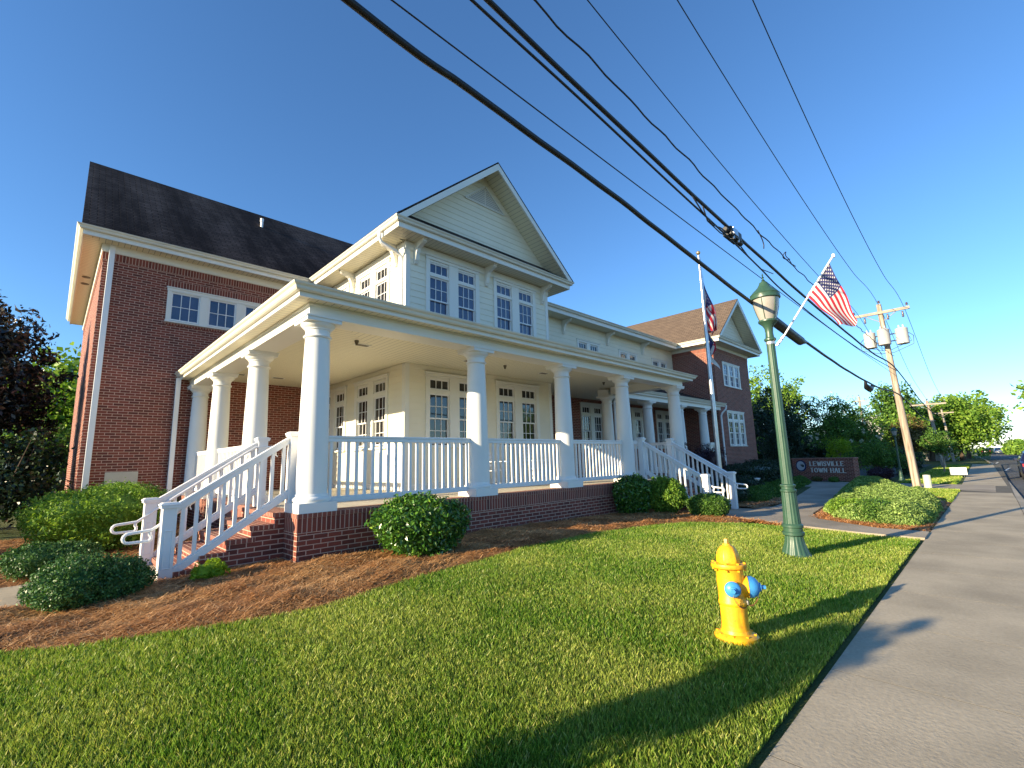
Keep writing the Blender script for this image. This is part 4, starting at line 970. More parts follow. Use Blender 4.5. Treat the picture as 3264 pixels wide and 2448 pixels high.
# ================================================================== STREET LAMPS
lx, ly = 8.0, 2.24; lz = fz(lx, ly)
def street_lamp(x, y, z, label, group):
    L = thing('street_lamp', (x, y, z), label, 'street lamp', group)
    fl = lambda n, d: (lambda a, zz: 1-d*(0.5+0.5*math.cos(n*a))**2)
    b = MB(); b.lathe([(.20, -.02), (.205, .02), (.195, .035)], x, y, z, 40)
    b.lathe([(.188, .03), (.165, .10), (.138, .18), (.124, .25), (.122, .30)], x, y, z, 96, fl=fl(16, .05))
    b.lathe([(.125, .295), (.145, .31), (.145, .345), (.128, .355), (.128, .41), (.142, .42), (.142, .45), (.12, .47)], x, y, z, 36); b.build('base', 'green_metal', L, smooth=True)
    b = MB(); b.lathe([(.118, .46), (.112, .56), (.098, .93)], x, y, z, 96, fl=fl(16, .05)); b.lathe([(.10, .925), (.112, .935), (.112, .955), (.09, .97), (.09, 1.0), (.106, 1.01), (.106, 1.03), (.078, 1.045)], x, y, z, 36)
    b.lathe([(.078, 1.04), (.068, 2.2), (.060, 3.27)], x, y, z, 96, fl=fl(12, .07))
    b.lathe([(.062, 3.25), (.085, 3.275), (.085, 3.30), (.062, 3.32), (.055, 3.40), (.062, 3.47), (.085, 3.52), (.125, 3.56), (.14, 3.575), (.14, 3.60), (.11, 3.61)], x, y, z, 36)
    b.build('post', 'green_metal', L, smooth=True)
    b = MB(); b.lathe([(.115, 3.605), (.145, 3.70), (.175, 3.82), (.192, 3.92), (.196, 3.955)], x, y, z, 40); g = b.build('globe', 'lamp_glass', L, smooth=True)
    b = MB()
    for k in range(6):
        a = 2*PI*k/6; b.tube([(x+r_*math.cos(a), y+r_*math.sin(a), z+zz) for r_, zz in ((.118, 3.60), (.150, 3.70), (.180, 3.82), (.198, 3.95))], .006, 6)
    b.build('cage', 'green_metal', L)
    b = MB(); b.lathe([(.205, 3.945), (.218, 3.955), (.218, 3.985), (.212, 3.99), (.212, 4.02), (.218, 4.03), (.20, 4.05), (.165, 4.09), (.13, 4.12), (.095, 4.16), (.072, 4.20), (.06, 4.235), (.035, 4.25), (.03, 4.26)], x, y, z, 40, fl=lambda a, zz: 1+.012*math.cos(30*a) if 3.985 < zz < 4.025 else 1); b.build('cap', 'green_metal', L, smooth=True)
    b = MB(); b.lathe([(.012, 4.25), (.012, 4.27), (.026, 4.28), (.012, 4.29), (.010, 4.31), (.022, 4.32), (.01, 4.335), (.008, 4.35), (.014, 4.36), (.002, 4.40)], x, y, z, 12); b.build('finial', 'green_metal', L, smooth=True)
    return L
L1 = street_lamp(lx, ly, lz, 'green fluted street lamp on the lawn near the hydrant, flag bracket on its neck', 'green street lamps')
L2 = copy_tree(L1, loc=(25.45, 1.99, 0.0), scale=(.62, .62, .62)); L2['label'] = 'distant green street lamp beside the utility pole and cream pedestal'
# ================================================================== FLAGS
def star(b, c, u, v, r, nrm):
    pts = []
    for k in range(10):
        a = PI/2+k*PI/5; q = r if k % 2 == 0 else r*.40; pts.append(c+u*q*math.cos(a)+v*q*math.sin(a)+nrm)
    b.poly(pts)
def usflag(name, f, parent, nu=52, nv=60):
    """f(u, v) -> point; u 0..1 from the top edge down the hoist, v 0..1 along the fly"""
    b = MB()
    for i in range(nu):
        for j in range(nv):
            u0, u1, v0, v1 = i/nu, (i+1)/nu, j/nv, (j+1)/nv; s = int((u0+u1)/2*13)
            b.cur = 2 if (v1 <= .4001 and s < 7) else (0 if s % 2 == 0 else 1)
            b.quad(f(u0, v0), f(u0, v1), f(u1, v1), f(u1, v0))
    b.cur = 1
    for r_ in range(9):
        n = 6 if r_ % 2 == 0 else 5
        for k in range(n):
            uu = (r_+1)/10*7/13; vv = (2*k+1+(0 if r_ % 2 == 0 else 1))/12*.4
            c = Vector(f(uu, vv)); du = Vector(f(uu-.01, vv))-c; dv = Vector(f(uu, vv+.01))-c
            nrm = du.cross(dv).normalized()
            du.normalize(); dv.normalize()
            for sg in (-1, 1): star(b, c, dv, du, .017, nrm*.003*sg)
    return b.build(name, ['flag_red', 'flag_white', 'flag_blue'], parent, smooth='all', fix=False)
FS = thing('flag_on_staff', (lx, ly-.07, 3.28+lz), 'stars and stripes flag on white staff fixed to the green lamp post', 'flag')
tip = Vector((8.04, 1.27, 4.42)); foot = Vector((8.02, ly-.13, 3.22+lz))
b = MB(); b.tube([foot, tip], .014, 10); b.lathe([(.02, -.03), (.024, 0), (.02, .02), (.005, .03)], tip.x, tip.y, tip.z, 10); b.build('staff', 'rail_paint', FS, smooth=True)
b = MB(); b.tube([foot-Vector((0, -.05, .04)), foot+(tip-foot)*.09], .021, 10); b.lathe([(.064, -.04), (.064, .0)], lx, ly, 3.25+lz, 20); b.build('bracket', 'alu', FS)
A = Vector((8.04, 1.335, 4.335)); B = Vector((8.03, 1.675, 3.90)); C_ = Vector((8.16, 1.12, 3.42)); D_ = Vector((8.02, 1.30, 3.34))
def lampflag(u, v):
    p = A.lerp(B, u)*(1-v)+C_.lerp(D_, u)*v
    p = Vector(p); w = math.sin(u*PI*1.6+.4)*.15*v+math.sin(u*PI*3.1+v*3)*.03*v
    p.x += w; p.y += .02*math.sin(v*9+u*4)*v; p.z -= .05*math.sin(PI*u)*v
    return tuple(p)
usflag('cloth', lampflag, FS)
FPx, FPy = 16.85, 6.81; fpz = fz(FPx, FPy)
FP = thing('flagpole', (FPx, FPy, fpz), 'tall silver flagpole with gold ball in front of the right wing', 'flagpole')
b = MB(); b.tube([(FPx, FPy, -.1), (FPx, FPy, 3), (FPx, FPy, 6), (FPx, FPy, 9.0)], .07, 20, [.085, .078, .06, .035]); b.lathe([(.14, 0), (.14, .03), (.09, .08)], FPx, FPy, fpz, 20); b.build('shaft', 'alu', FP, smooth=True)
b = MB(); b.lathe([(.01, 0), (.02, .04), (.055, .06), (.078, .10), (.078, .125), (.055, .165), (.01, .185)], FPx, FPy, 9.0, 16); b.build('ball', 'gold', FP, smooth=True)
b = MB(); b.tube([(FPx+.09, FPy-.02, 8.95), (FPx+.11, FPy-.02, 5), (FPx+.10, FPy-.02, 1.3)], .006, 5); b.build('halyard', 'rail_paint', FP)
def drape_f(zt, zb2, ze, W_, ph_):
    def f(u, v):
        h = zt+(zb2-zt)*u; e = ze+.55*(1-u)*.4
        z = h*(1-v)+(ze+(.15*(1-u)))*v-.12*math.sin(PI*v)*(1-u)
        x = FPx+.09+W_*math.sin(v*PI*.55)*(.55+.45*math.sin(u*7+ph_)); y = FPy-.05+.16*math.sin(u*9+v*4+ph_)*min(1, v*2)
        return (x-.13*(1 if math.sin(u*9+ph_) > .6 else 0)*v, y, z)
    return f
F1 = thing('united_states_flag', (FPx+.08, FPy, 7.2), 'limp stars and stripes flag hanging at the top of the silver flagpole', 'flag')
usflag('cloth', drape_f(8.32, 7.15, 6.0, .60, .3), F1)
F2 = thing('state_flag', (FPx+.08, FPy, 5.8), 'limp state flag with blue band over red and white, lower on the flagpole', 'flag')
def stateflag(f, parent, nu=40, nv=48):
    b = MB()
    for i in range(nu):
        for j in range(nv):
            u0, u1, v0, v1 = i/nu, (i+1)/nu, j/nv, (j+1)/nv
            b.cur = 2 if v1 <= .34 else (0 if u1 <= .5 else 1)
            b.quad(f(u0, v0), f(u0, v1), f(u1, v1), f(u1, v0))
    b.build('cloth', ['flag_red', 'flag_white', 'flag_blue'], parent, smooth='all', fix=False)
    c = Vector(f(.45, .17)); du = (Vector(f(.40, .17))-c).normalized(); dv = (Vector(f(.45, .2))-c).normalized(); nrm = du.cross(dv).normalized()
    b = MB()
    for sg in (-1, 1):
        for k in range(14):
            a0, a1 = PI*1.15+k*PI*1.7/14*1., PI*1.15+(k+1)*PI*1.7/14
            q = lambda a, r: c+dv*r*math.cos(a)+du*r*math.sin(a)+nrm*.006*sg
            b.quad(q(a0, .13), q(a1, .13), q(a1, .10), q(a0, .10))
        star(b, c+nrm*.006*sg, dv, du, .06, nrm*0)
    b.build('emblem', 'gold', parent, fix=False)
def nc(u, v):
    h = 6.42+(5.35-6.42)*u; z = h*(1-v)+(4.62+1.0*(1-u))*v
    return (FPx+.07+.42*math.sin(v*PI*.6)*(.35+.65*u), FPy-.05+.14*math.sin(u*8+v*3)*min(1, v*2), z)
stateflag(nc, F2)

# ================================================================== UTILITY POLES AND CABLES
def upole(x, y, lean, H_, label, trans=True, arm_z=None, small=False, group='wooden utility poles along the street', r0=.145, armhw=1.0):
    P = thing('utility_pole', (x, y, 0), label, 'utility pole', group)
    top = Vector((x+lean[0], y+lean[1], H_)); pt = lambda t: Vector((x, y, 0)).lerp(top, t)
    b = MB(); b.tube([pt(-.02), pt(.3), pt(.6), pt(1)], .1, 16, [r0, r0*.9, r0*.78, r0*.62]); b.build('pole', 'pole_wood' if not small else 'grey_wood', P, smooth=True)
    az = arm_z or H_-.30; c = pt(az/H_)
    b = MB(); b.box(c.x-.16, c.x-.08, c.y-armhw, c.y+armhw, az-.06, az+.06)
    for s in (-1, 1): b.tube([(c.x-.1, c.y+s*.55, az-.05), (c.x-.02, c.y, az-.42)], .015, 5)
    b.build('crossarm', 'grey_wood', P)
    for s in (-.92, .92, 0):
        z = az+.06 if s else H_; b = MB(); cy_ = c.y+s*armhw
        b.lathe([(.012, 0), (.012, .06), (.045, .07), (.05, .10), (.03, .12), (.045, .14), (.03, .17)], c.x-.12 if s else c.x, cy_, z, 10); b.build('insulator', 'insul', P, smooth=True)
    if trans:
        for (dy, dx) in ((.55, -.05), (-.55, -.05), (.02, -.42)):
            tz = 5.95; q = pt(tz/H_); b = MB(); X_, Y_ = q.x+dx, q.y+dy
            b.lathe([(.20, 0), (.215, .01), (.215, .62), (.22, .63), (.22, .66), (.15, .70)], X_, Y_, tz, 24)
            t = b.build('transformer', 'ceramic' if dx > -.3 else 'grey_wall', P, smooth=True)
            b = MB(); 
            for s in (-.07, .07): b.lathe([(.03, 0), (.04, .03), (.025, .06), (.035, .09), (.02, .14)], X_, Y_+s, tz+.69, 10)
            b.build('bushing', 'ceramic', t, smooth=True)
            b = MB(); b.tube([(X_, Y_, tz+.2), (q.x, q.y, tz+.2)], .025, 6); b.tube([(X_, Y_, tz+.5), (q.x, q.y, tz+.5)], .025, 6); b.build('mount', 'steel', t)
            sy_ = 1 if dy > 0 else -1
            b = MB(); b.tube([(X_, Y_+.22*sy_, tz+.45), (X_, Y_+.36*sy_, tz+.3), (X_, Y_+.33*sy_, tz-.05), (q.x-.1, q.y+.2*sy_, tz-.32), (q.x, q.y, tz-.25)], .012, 5); b.tube([(X_, Y_+.21*sy_, tz+.3), (X_, Y_+.28*sy_, tz+.1), (q.x-.1, q.y+.15*sy_, tz-.18), (q.x, q.y, tz-.2)], .010, 5); b.build('jumper_wire', 'wire', t)
        for s in (-.55, .25, .75):
            b = MB(); b.lathe([(.02, 0), (.045, .03), (.03, .08), (.045, .13), (.03, .18), (.04, .24), (.015, .26)], c.x-.18, c.y-s, az-.38, 10); b.build('cutout', 'insul', P, smooth=True)
    return P
upole(25.35, 2.36, (.05, .30), 7.85, 'nearest wooden utility pole with crossarm and white transformers, leaning slightly', True, 7.45)
upole(50, 2.85, (.1, .35), 5.35, 'second wooden utility pole with plain crossarm, above the small street trees', False, 5.05, r0=.15, armhw=1.1)
upole(74, 3.3, (.1, .3), 6.0, 'third utility pole, thin and pale, down the street', False, 5.6, True, r0=.14)
upole(84, 3.6, (.1, .3), 6.2, 'fourth utility pole far down the street', False, 5.9, True, r0=.14)
upole(59.5, 8.9, (.0, .12), 7.1, 'bare pole standing behind the crepe myrtles near the grey roof', False, 6.6, True, r0=.15, armhw=.5)
def catmull(P, n=6):
    P = [Vector(p) for p in P]; P = [P[0]*2-P[1]]+P+[P[-1]*2-P[-2]]; out = []
    for i in range(1, len(P)-2):
        a, b_, c, d = P[i-1:i+3]
        for k in range(n):
            t = k/n; out.append(.5*((2*b_)+(c-a)*t+(2*a-5*b_+4*c-d)*t*t+(3*b_-a-3*c+d)*t**3))
    return out+[P[-2]]
def cable(label, pts, r, twist=0, cat='cable'):
    b = MB(); p = catmull(pts, 8 if len(pts) < 30 else 2)
    if twist:
        p = [v+Vector((0, math.sin(i*1.3)*twist, math.cos(i*.9+math.sin(i*.37)*2)*twist)) for i, v in enumerate(p)]
    b.tube(p, r, 8)
    o = b.build('overhead_cable', 'wire', None, smooth='all'); return tag(o, label, cat, 'overhead cables along the street')
quadp = lambda a, b_, c, Y, X0=-22, Y0=None: [(x, Y if Y0 is None else Y, a*x*x+b_*x+c) for x in (-24, -12, -4, 0, 4, 8, 12, 16, 20, 25.4)]
cable('lowest and thickest black cable, sagging in front of the lamp top', [(-24, 2.42, 7.2), (-14, 2.42, 6.0), (-5, 2.42, 4.98), (1, 2.42, 4.40), (2, 2.42, 4.345), (3.7, 2.42, 4.27), (5.3, 2.42, 4.16), (7.4, 2.42, 4.0), (9.8, 2.42, 3.88), (12, 2.42, 3.76), (15, 2.42, 3.65), (20, 2.42, 3.63), (25.4, 2.42, 3.78), (37, 2.6, 3.3), (50, 2.9, 3.7)], .026, .004)
cable('thin wire just above the lowest thick cable', quadp(.0005, -.0146, 4.646, 2.42), .006)
cable('thick black cable bundle carrying the silver splice box', quadp(.0021, -.0743, 5.4618, 2.42)+[(37, 2.6, 4.3), (50, 2.9, 4.3)], .024, .004)
cable('slim cable hanging just under the bundle with the splice box', [(-24, 2.42, 8.2), (-10, 2.42, 6.2), (0, 2.42, 5.32), (2, 2.42, 5.18), (3.5, 2.42, 5.10), (5.4, 2.42, 4.97), (7.2, 2.42, 4.86), (8.6, 2.42, 4.74), (10, 2.42, 4.62), (14, 2.42, 4.55), (19, 2.42, 4.62), (25.4, 2.42, 4.85)], .013)
cable('wavy twisted cable above the splice box', [(x, 2.42, .0021*x*x-.0718*x+5.952) for x in list(np.arange(-24, 2, 3.))+list(np.arange(2, 25, .33))+[25.4]], .010, .013)
cable('thin power line running to the left end of the crossarm', quadp(.003, -.1397, 9.0035, 3.36)+[(37, 3.6, 5.75), (50, 3.9, 5.2)], .009)
cable('thin power line running to the top of the nearest pole', quadp(.0042, -.1991, 10.1694, 2.66)+[(37, 2.9, 6.05), (50, 3.2, 5.45)], .009)
cable('rightmost thin power line, running to the right end of the crossarm', quadp(.0078, -.3548, 11.4771, 1.83)+[(37, 2.0, 5.8), (50, 2.2, 5.2)], .009)
# boxes and coils on the cables
S1 = thing('splice_box', (7.45, 2.42, 5.02), 'silver and black splice box hanging on the thick cable bundle', 'splice box')
b = MB(); b.box(7.18, 7.62, 2.36, 2.50, 4.90, 5.04); b.tube([(7.1, 2.43, 4.98), (7.75, 2.43, 4.93)], .045, 10); b.build('housing', 'black', S1, bevel=.012)
b = MB(); b.box(7.22, 7.42, 2.345, 2.362, 4.92, 5.02); b.lathe([(.02, 0), (.02, .05)], 7.3, 2.38, 4.86, 8); b.lathe([(.02, 0), (.02, .05)], 7.5, 2.38, 4.86, 8); b.box(7.40, 7.60, 2.38, 2.47, 5.041, 5.055); b.build('cover', 'steel', S1)
b = MB(); b.tube([(5.9, 2.42, 5.1), (6.2, 2.40, 4.92), (6.6, 2.42, 4.86), (6.9, 2.42, 4.92), (7.2, 2.42, 4.93)], .01, 6); b.tube([(6.3, 2.42, 5.05), (6.5, 2.45, 4.90), (6.9, 2.43, 4.84), (7.3, 2.42, 4.88)], .009, 6); b.tube([(7.6, 2.42, 4.9), (8.0, 2.42, 4.80), (8.6, 2.42, 4.74), (9.3, 2.42, 4.84)], .009, 6); b.build('loop_wire', 'wire', S1, smooth='all')
S2 = thing('cable_closure', (9.9, 2.42, 3.85), 'long black splice closure on the lowest cable beside the lamp top', 'cable closure')
b = MB(); b.tube([(8.55, 2.42, 3.92), (8.8, 2.42, 3.90), (8.95, 2.42, 3.87), (10.6, 2.42, 3.76), (10.75, 2.42, 3.77), (11.0, 2.42, 3.80)], .06, 14, [.03, .05, .085, .085, .05, .03]); b.build('shell', 'black', S2, smooth=True)
b = MB(); b.tube([(8.3, 2.40, 4.0), (8.7, 2.36, 4.02), (9.0, 2.38, 3.96)], .01, 6); b.box(8.62, 8.70, 2.37, 2.47, 3.95, 4.02); b.build('clamp', 'steel', S2)
S3 = thing('cable_coil', (17.9, 2.42, 3.5), 'small black cable coil hanging from the lowest cable right of the lamp', 'cable coil')
b = MB(); b.tube([(17.3, 2.42, 3.64), (17.4, 2.42, 3.50), (17.6, 2.42, 3.44), (18.0, 2.42, 3.42), (18.4, 2.42, 3.50), (18.5, 2.42, 3.62)], .05, 10, [.02, .05, .09, .09, .06, .02]); b.build('coil', 'black', S3, smooth='all')
b = MB(); pts = [(10.35+.16*math.cos(a), 2.42+.03*math.sin(2*a), 5.50+.07*math.sin(a)) for a in np.linspace(0, 2*PI, 16)]+[(10.7, 2.42, 5.44), (11.0, 2.42, 5.47)]
b.tube(pts, .009, 6); tag(b.build('wire_loop', 'wire', None, smooth='all'), 'loose wire loop on the wavy cable above the lamp', 'wire loop')
b = MB(); b.tube([(8.7, 2.42, 5.5), (8.9, 2.42, 5.38), (8.95, 2.42, 5.30), (8.92, 2.42, 5.22)], .009, 6); tag(b.build('wire_tail', 'wire', None, smooth='all'), 'short wire tail hooked under the wavy cable', 'wire tail')

# ================================================================== MONUMENT SIGN
SG = thing('monument_sign', (29.2, 6.5, 0), 'low brick sign wall reading LEWISVILLE TOWN HALL with round seal', 'sign')
sa, sb_ = Vector((30.24, 8.11)), Vector((28.74, 4.97)); sd = (sb_-sa).normalized(); sn = Vector((sd.y, -sd.x)); SL = (sb_-sa).length
if sn.dot(Vector((-1, -.2))) < 0: sn = -sn
def SP(u, o, z): p = sa+sd*u+sn*o; return (p.x, p.y, z)
def sbox(b, u0, u1, o0, o1, z0, z1):
    i = len(b.v); b.v += [SP(u0,o0,z0),SP(u1,o0,z0),SP(u1,o1,z0),SP(u0,o1,z0),SP(u0,o0,z1),SP(u1,o0,z1),SP(u1,o1,z1),SP(u0,o1,z1)]
    for q in ((0,3,2,1),(4,5,6,7),(0,1,5,4),(1,2,6,5),(2,3,7,6),(3,0,4,7)): b.f.append(tuple(i+k for k in q)); b.m.append(0)
b = MB(); sbox(b, 0, SL, -.35, 0, -.1, 1.15); b.build('brick_wall', 'brick', SG)
b = MB(); sbox(b, -.02, SL+.02, -.37, .02, 1.15, 1.22); b.build('coping', 'cap_brick', SG)
GL = {'L': [[(0,1),(0,0),(.62,0)]], 'E': [[(.62,1),(0,1),(0,0),(.62,0)],[(0,.52),(.5,.52)]], 'W': [[(0,1),(.28,0),(.5,.85),(.72,0),(1,1)]], 'I': [[(0,1),(0,0)]],
      'S': [[(.55,.82),(.45,.97),(.25,1),(.06,.9),(.06,.68),(.3,.53),(.54,.38),(.56,.14),(.4,.01),(.2,0),(.03,.16)]], 'V': [[(0,1),(.38,0),(.76,1)]],
      'T': [[(0,1),(.7,1)],[(.35,1),(.35,0)]], 'O': [[(.4+.4*math.cos(a),.5+.5*math.sin(a)) for a in np.linspace(0,2*PI,17)]], 'N': [[(0,0),(0,1),(.66,0),(.66,1)]],
      'H': [[(0,0),(0,1)],[(.66,0),(.66,1)],[(0,.52),(.66,.52)]], 'A': [[(0,0),(.36,1),(.72,0)],[(.13,.35),(.59,.35)]]}
SER = {'L': [(0,1),(0,0)], 'E': [(0,1),(0,0)], 'W': [(0,1),(1,1),(.5,.86)], 'I': [(0,1),(0,0)], 'V': [(0,1),(.76,1)], 'T': [(.35,0)], 'N': [(0,0),(0,1),(.66,1)], 'H': [(0,0),(0,1),(.66,0),(.66,1)], 'A': [(0,0),(.72,0)], 'S': [], 'O': []}
WID = {'L': .62, 'E': .62, 'W': 1.0, 'I': 0, 'S': .58, 'V': .76, 'T': .7, 'O': .8, 'N': .66, 'H': .66, 'A': .72}
def letter(ch, u, z, h):
    b = MB(); t = h*.095
    for st in GL[ch]:
        for (a, c) in zip(st[:-1], st[1:]):
            p0, p1 = Vector((u+a[0]*h, z+a[1]*h)), Vector((u+c[0]*h, z+c[1]*h)); d = (p1-p0).normalized(); n_ = Vector((-d.y, d.x)); w = t*(1.0 if abs(d.y) > .5 else .55)
            p0 -= d*t*.4; p1 += d*t*.4
            i = len(b.v)
            for o in (.004, .03):
                for q in (p0+n_*w, p1+n_*w, p1-n_*w, p0-n_*w): b.v.append(SP(q.x, o, q.y))
            for q in ((0,1,2,3),(7,6,5,4),(0,4,5,1),(1,5,6,2),(2,6,7,3),(3,7,4,0)): b.f.append(tuple(i+k for k in q)); b.m.append(0)
    for (sx_, sz_) in SER[ch]: sbox(b, u+sx_*h-t*2, u+sx_*h+t*2, .005, .028, z+sz_*h-t*.45, z+sz_*h+t*.45)
    b.build('letter', 'letter', SG)
def word(txt, u0, u1, z, h):
    gaps = len(txt)-1; tot = sum(WID.get(c, .35) for c in txt)*h; sp = (u1-u0-tot)/gaps; u = u0
    for c in txt:
        if c != ' ': letter(c, u, z, h)
        u += WID.get(c, .35)*h+sp
word('LEWISVILLE', 1.12, 2.98, .80, .22); word('TOWN HALL', 1.12, 3.05, .46, .22)
b = MB(); ax = lambda a, c, t: SP(.56+a, t, .80+c)
b.lathe([(.31, .002), (.31, .03)], 0, 0, n=40, axis=ax); b.build('seal_ring', 'navy', SG)
b = MB(); b.lathe([(.25, .031), (.25, .036)], 0, 0, n=40, axis=ax); b.build('seal_face', 'seal', SG)
b = MB()
for pts in ([(-.10,.05),(.02,.02),(.16,.03),(.18,-.03),(.14,-.09),(.04,-.08),(-.02,-.02)], [(-.06,.10),(.04,.07),(.15,.09),(.12,.05),(.0,.045)]):
    i = len(b.v); b.v += [SP(.60+x, .040, .82+z) for x, z in pts]; b.f.append(tuple(range(i, i+len(pts)))); b.m.append(0)
b.build('seal_bird', 'black', SG, fix=False)

# ================================================================== CARS
def car(x, y, z, rot, paint, label, s=1.0):
    c = thing('parked_car' if False else 'car', (x, y, z), label, 'car')
    prof = [(-2.15, .35), (-2.2, .62), (-2.12, .85), (-1.75, .93), (-1.25, 1.32), (-.5, 1.43), (.35, 1.40), (1.05, .96), (1.85, .84), (2.15, .68), (2.2, .40), (2.1, .28), (-2.05, .28)]
    b = MB(); ws = lambda zz: .86 if zz < .95 else .86-(zz-.95)*.42
    n = len(prof); b.v += [(x+p[0], y-ws(p[1]), z+p[1]) for p in prof]+[(x+p[0], y+ws(p[1]), z+p[1]) for p in prof]
    b.f.append(tuple(range(n))); b.f.append(tuple(reversed(range(n, 2*n))))
    for k in range(n): b.f.append((k, (k+1) % n, n+(k+1) % n, n+k))
    b.m += [0]*(n+2); b.build('body', paint, c, bevel=.06)
    for nm, (xa, za, xb, zb) in {'rear_window': (-1.72, .96, -1.28, 1.29), 'windscreen': (1.0, .98, .42, 1.36)}.items():
        b = MB(); o = -.012 if xa < 0 else .012
        b.quad((x+xa+o, y-.74, z+za+.012), (x+xa+o, y+.74, z+za+.012), (x+xb+o, y+.62, z+zb+.012), (x+xb+o, y-.62, z+zb+.012)); b.build(nm, 'glass', c, fix=False)
    for sg in (-1, 1):
        b = MB(); b.quad((x-1.2, y+sg*.868, z+.95), (x+.85, y+sg*.868, z+.95), (x+.3, y+sg*.70, z+1.33), (x-.9, y+sg*.70, z+1.33)); b.build('side_window', 'glass', c, fix=False)
        b = MB(); b.box(x+.62, x+.78, y+sg*.87, y+sg*1.03, z+.92, z+1.04); b.build('mirror', paint, c, bevel=.02)
        b = MB(); b.box(x-2.2, x-2.14, y+sg*.55, y+sg*.82, z+.66, z+.80); b.build('tail_light', 'red_light', c)
        for xx in (-1.35, 1.35):
            b = MB(); ax = lambda a, q, t, xx=xx, sg=sg: (x+xx+a, y+sg*(.70+t), z+.32+q)
            b.lathe([(.31, 0), (.32, .03), (.32, .15), (.29, .18)], 0, 0, n=24, axis=ax); w = b.build('wheel', 'tyre', c)
            b = MB(); b.lathe([(.19, .175), (.17, .184)], 0, 0, n=20, axis=ax); b.build('rim', 'steel', w)
    b = MB(); b.box(x-2.235, x-2.205, y-.26, y+.26, z+.60, z+.74); b.build('licence_plate', 'metal_white', c)
    c.rotation_euler = (0, 0, rot); c.scale = (s, s, s); return c
car(36.6, -1.72, -.13, R(.5), 'car_blue', 'dark blue car in the near lane at the right edge')
car(150, 1.2, -.13, R(1), 'car_dark', 'dark car far down the street, left of the white one')
car(160, -1.0, -.13, R(1), 'car_white', 'white car far down the street')
# ================================================================== SMALL THINGS
b = MB(); b.lathe([(.12, -.05), (.12, .50), (.115, .52), (.03, .53)], 24.85, 1.98, 0, 20); tag(b.build('utility_pedestal', 'plastic_cream', None, smooth=True), 'cream cylindrical utility pedestal beside the nearest utility pole', 'utility pedestal')
YS = thing('yard_sign', (34.8, 1.5, 0), 'small white yard sign on the verge beside the sidewalk', 'sign')
b = MB(); b.box(34.78, 34.80, 1.12, 1.78, .12, .50); b.build('panel', 'metal_white', YS); b = MB(); b.tube([(34.81, 1.25, -.05), (34.81, 1.25, .45)], .008, 6); b.tube([(34.81, 1.65, -.05), (34.81, 1.65, .45)], .008, 6); b.build('stake', 'steel', YS)
b = MB()
for k in range(3): b.box(34.772, 34.779, 1.25+.05*k, 1.66-.03*k, .38-.09*k, .42-.09*k)
b.build('print', 'grey_wall', YS)
GLt = thing('garden_light', (18.6, 6.2, fz(18.6, 6.2)), 'small white garden floodlight in the ground cover', 'garden light')
b = MB(); b.lathe([(.05, .10), (.10, .16), (.12, .20), (.11, .21)], 18.6, 6.2, 0.45, 14); b.build('head', 'metal_white', GLt, smooth=True); b = MB(); b.tube([(18.6, 6.2, 0), (18.6, 6.2, .58)], .012, 6); b.build('stem', 'steel', GLt)
def rocking(x, y, rot, label):
    c = thing('rocking_chair', (x, y, DZ), label, 'chair', 'white rocking chairs on the porch'); z = DZ
    b = MB()
    for k in range(6): b.box(x-.25, x+.25, y-.24+k*.085, y-.17+k*.085, z+.40-k*.006, z+.42-k*.006)
    b.build('seat', 'rail_paint', c)
    b = MB()
    for k in range(6): b.box(x-.24, x+.24, y+.24+k*.035, y+.255+k*.035, z+.50+k*.105, z+.56+k*.105)
    for s in (-1, 1): b.tube([(x+s*.25, y+.20, z+.10), (x+s*.25, y+.24, z+.45), (x+s*.25, y+.47, z+1.12)], .02, 8)
    b.build('backrest', 'rail_paint', c)
    for s in (-1, 1):
        b = MB(); b.box(x+s*.25-.035, x+s*.25+.035, y-.28, y+.30, z+.62, z+.64); b.tube([(x+s*.25, y-.22, z+.07), (x+s*.25, y-.24, z+.62)], .018, 8); b.build('arm', 'rail_paint', c)
        b = MB(); b.tube([(x+s*.25, y-.42+k*.2, z+.03+.09*((k-2.2)/2.6)**2) for k in range(6)], .018, 8); b.build('rocker', 'rail_paint', c)
    c.rotation_euler = (0, 0, rot); return c
rocking(8.35, 9.2, R(6), 'white rocking chair nearer the porch corner, behind the second column'); rocking(9.9, 9.2, R(-8), 'white rocking chair behind the third column')
for k, (x, w, hh, y) in enumerate([(75, 3.5, 5.9, 9.5), (80, 2.2, 6.0, 5.2)]):
    h_ = thing('house', (x, y, 0), ['low grey roofed house behind the crepe myrtles', 'grey gabled house behind the second utility pole'][k], 'house')
    b = MB(); b.box(x, x+6, y-w/2, y+w/2, 0, hh-1.6); b.build('wall', 'grey_wall', h_)
    b = MB(); b.prism([(y-w/2-.3, hh-1.65), (y+w/2+.3, hh-1.65), (y+w/2-.2, hh), (y-w/2+.6, hh)], 'x', x-.2, x+6.2); b.build('roof', 'grey_wall', h_)

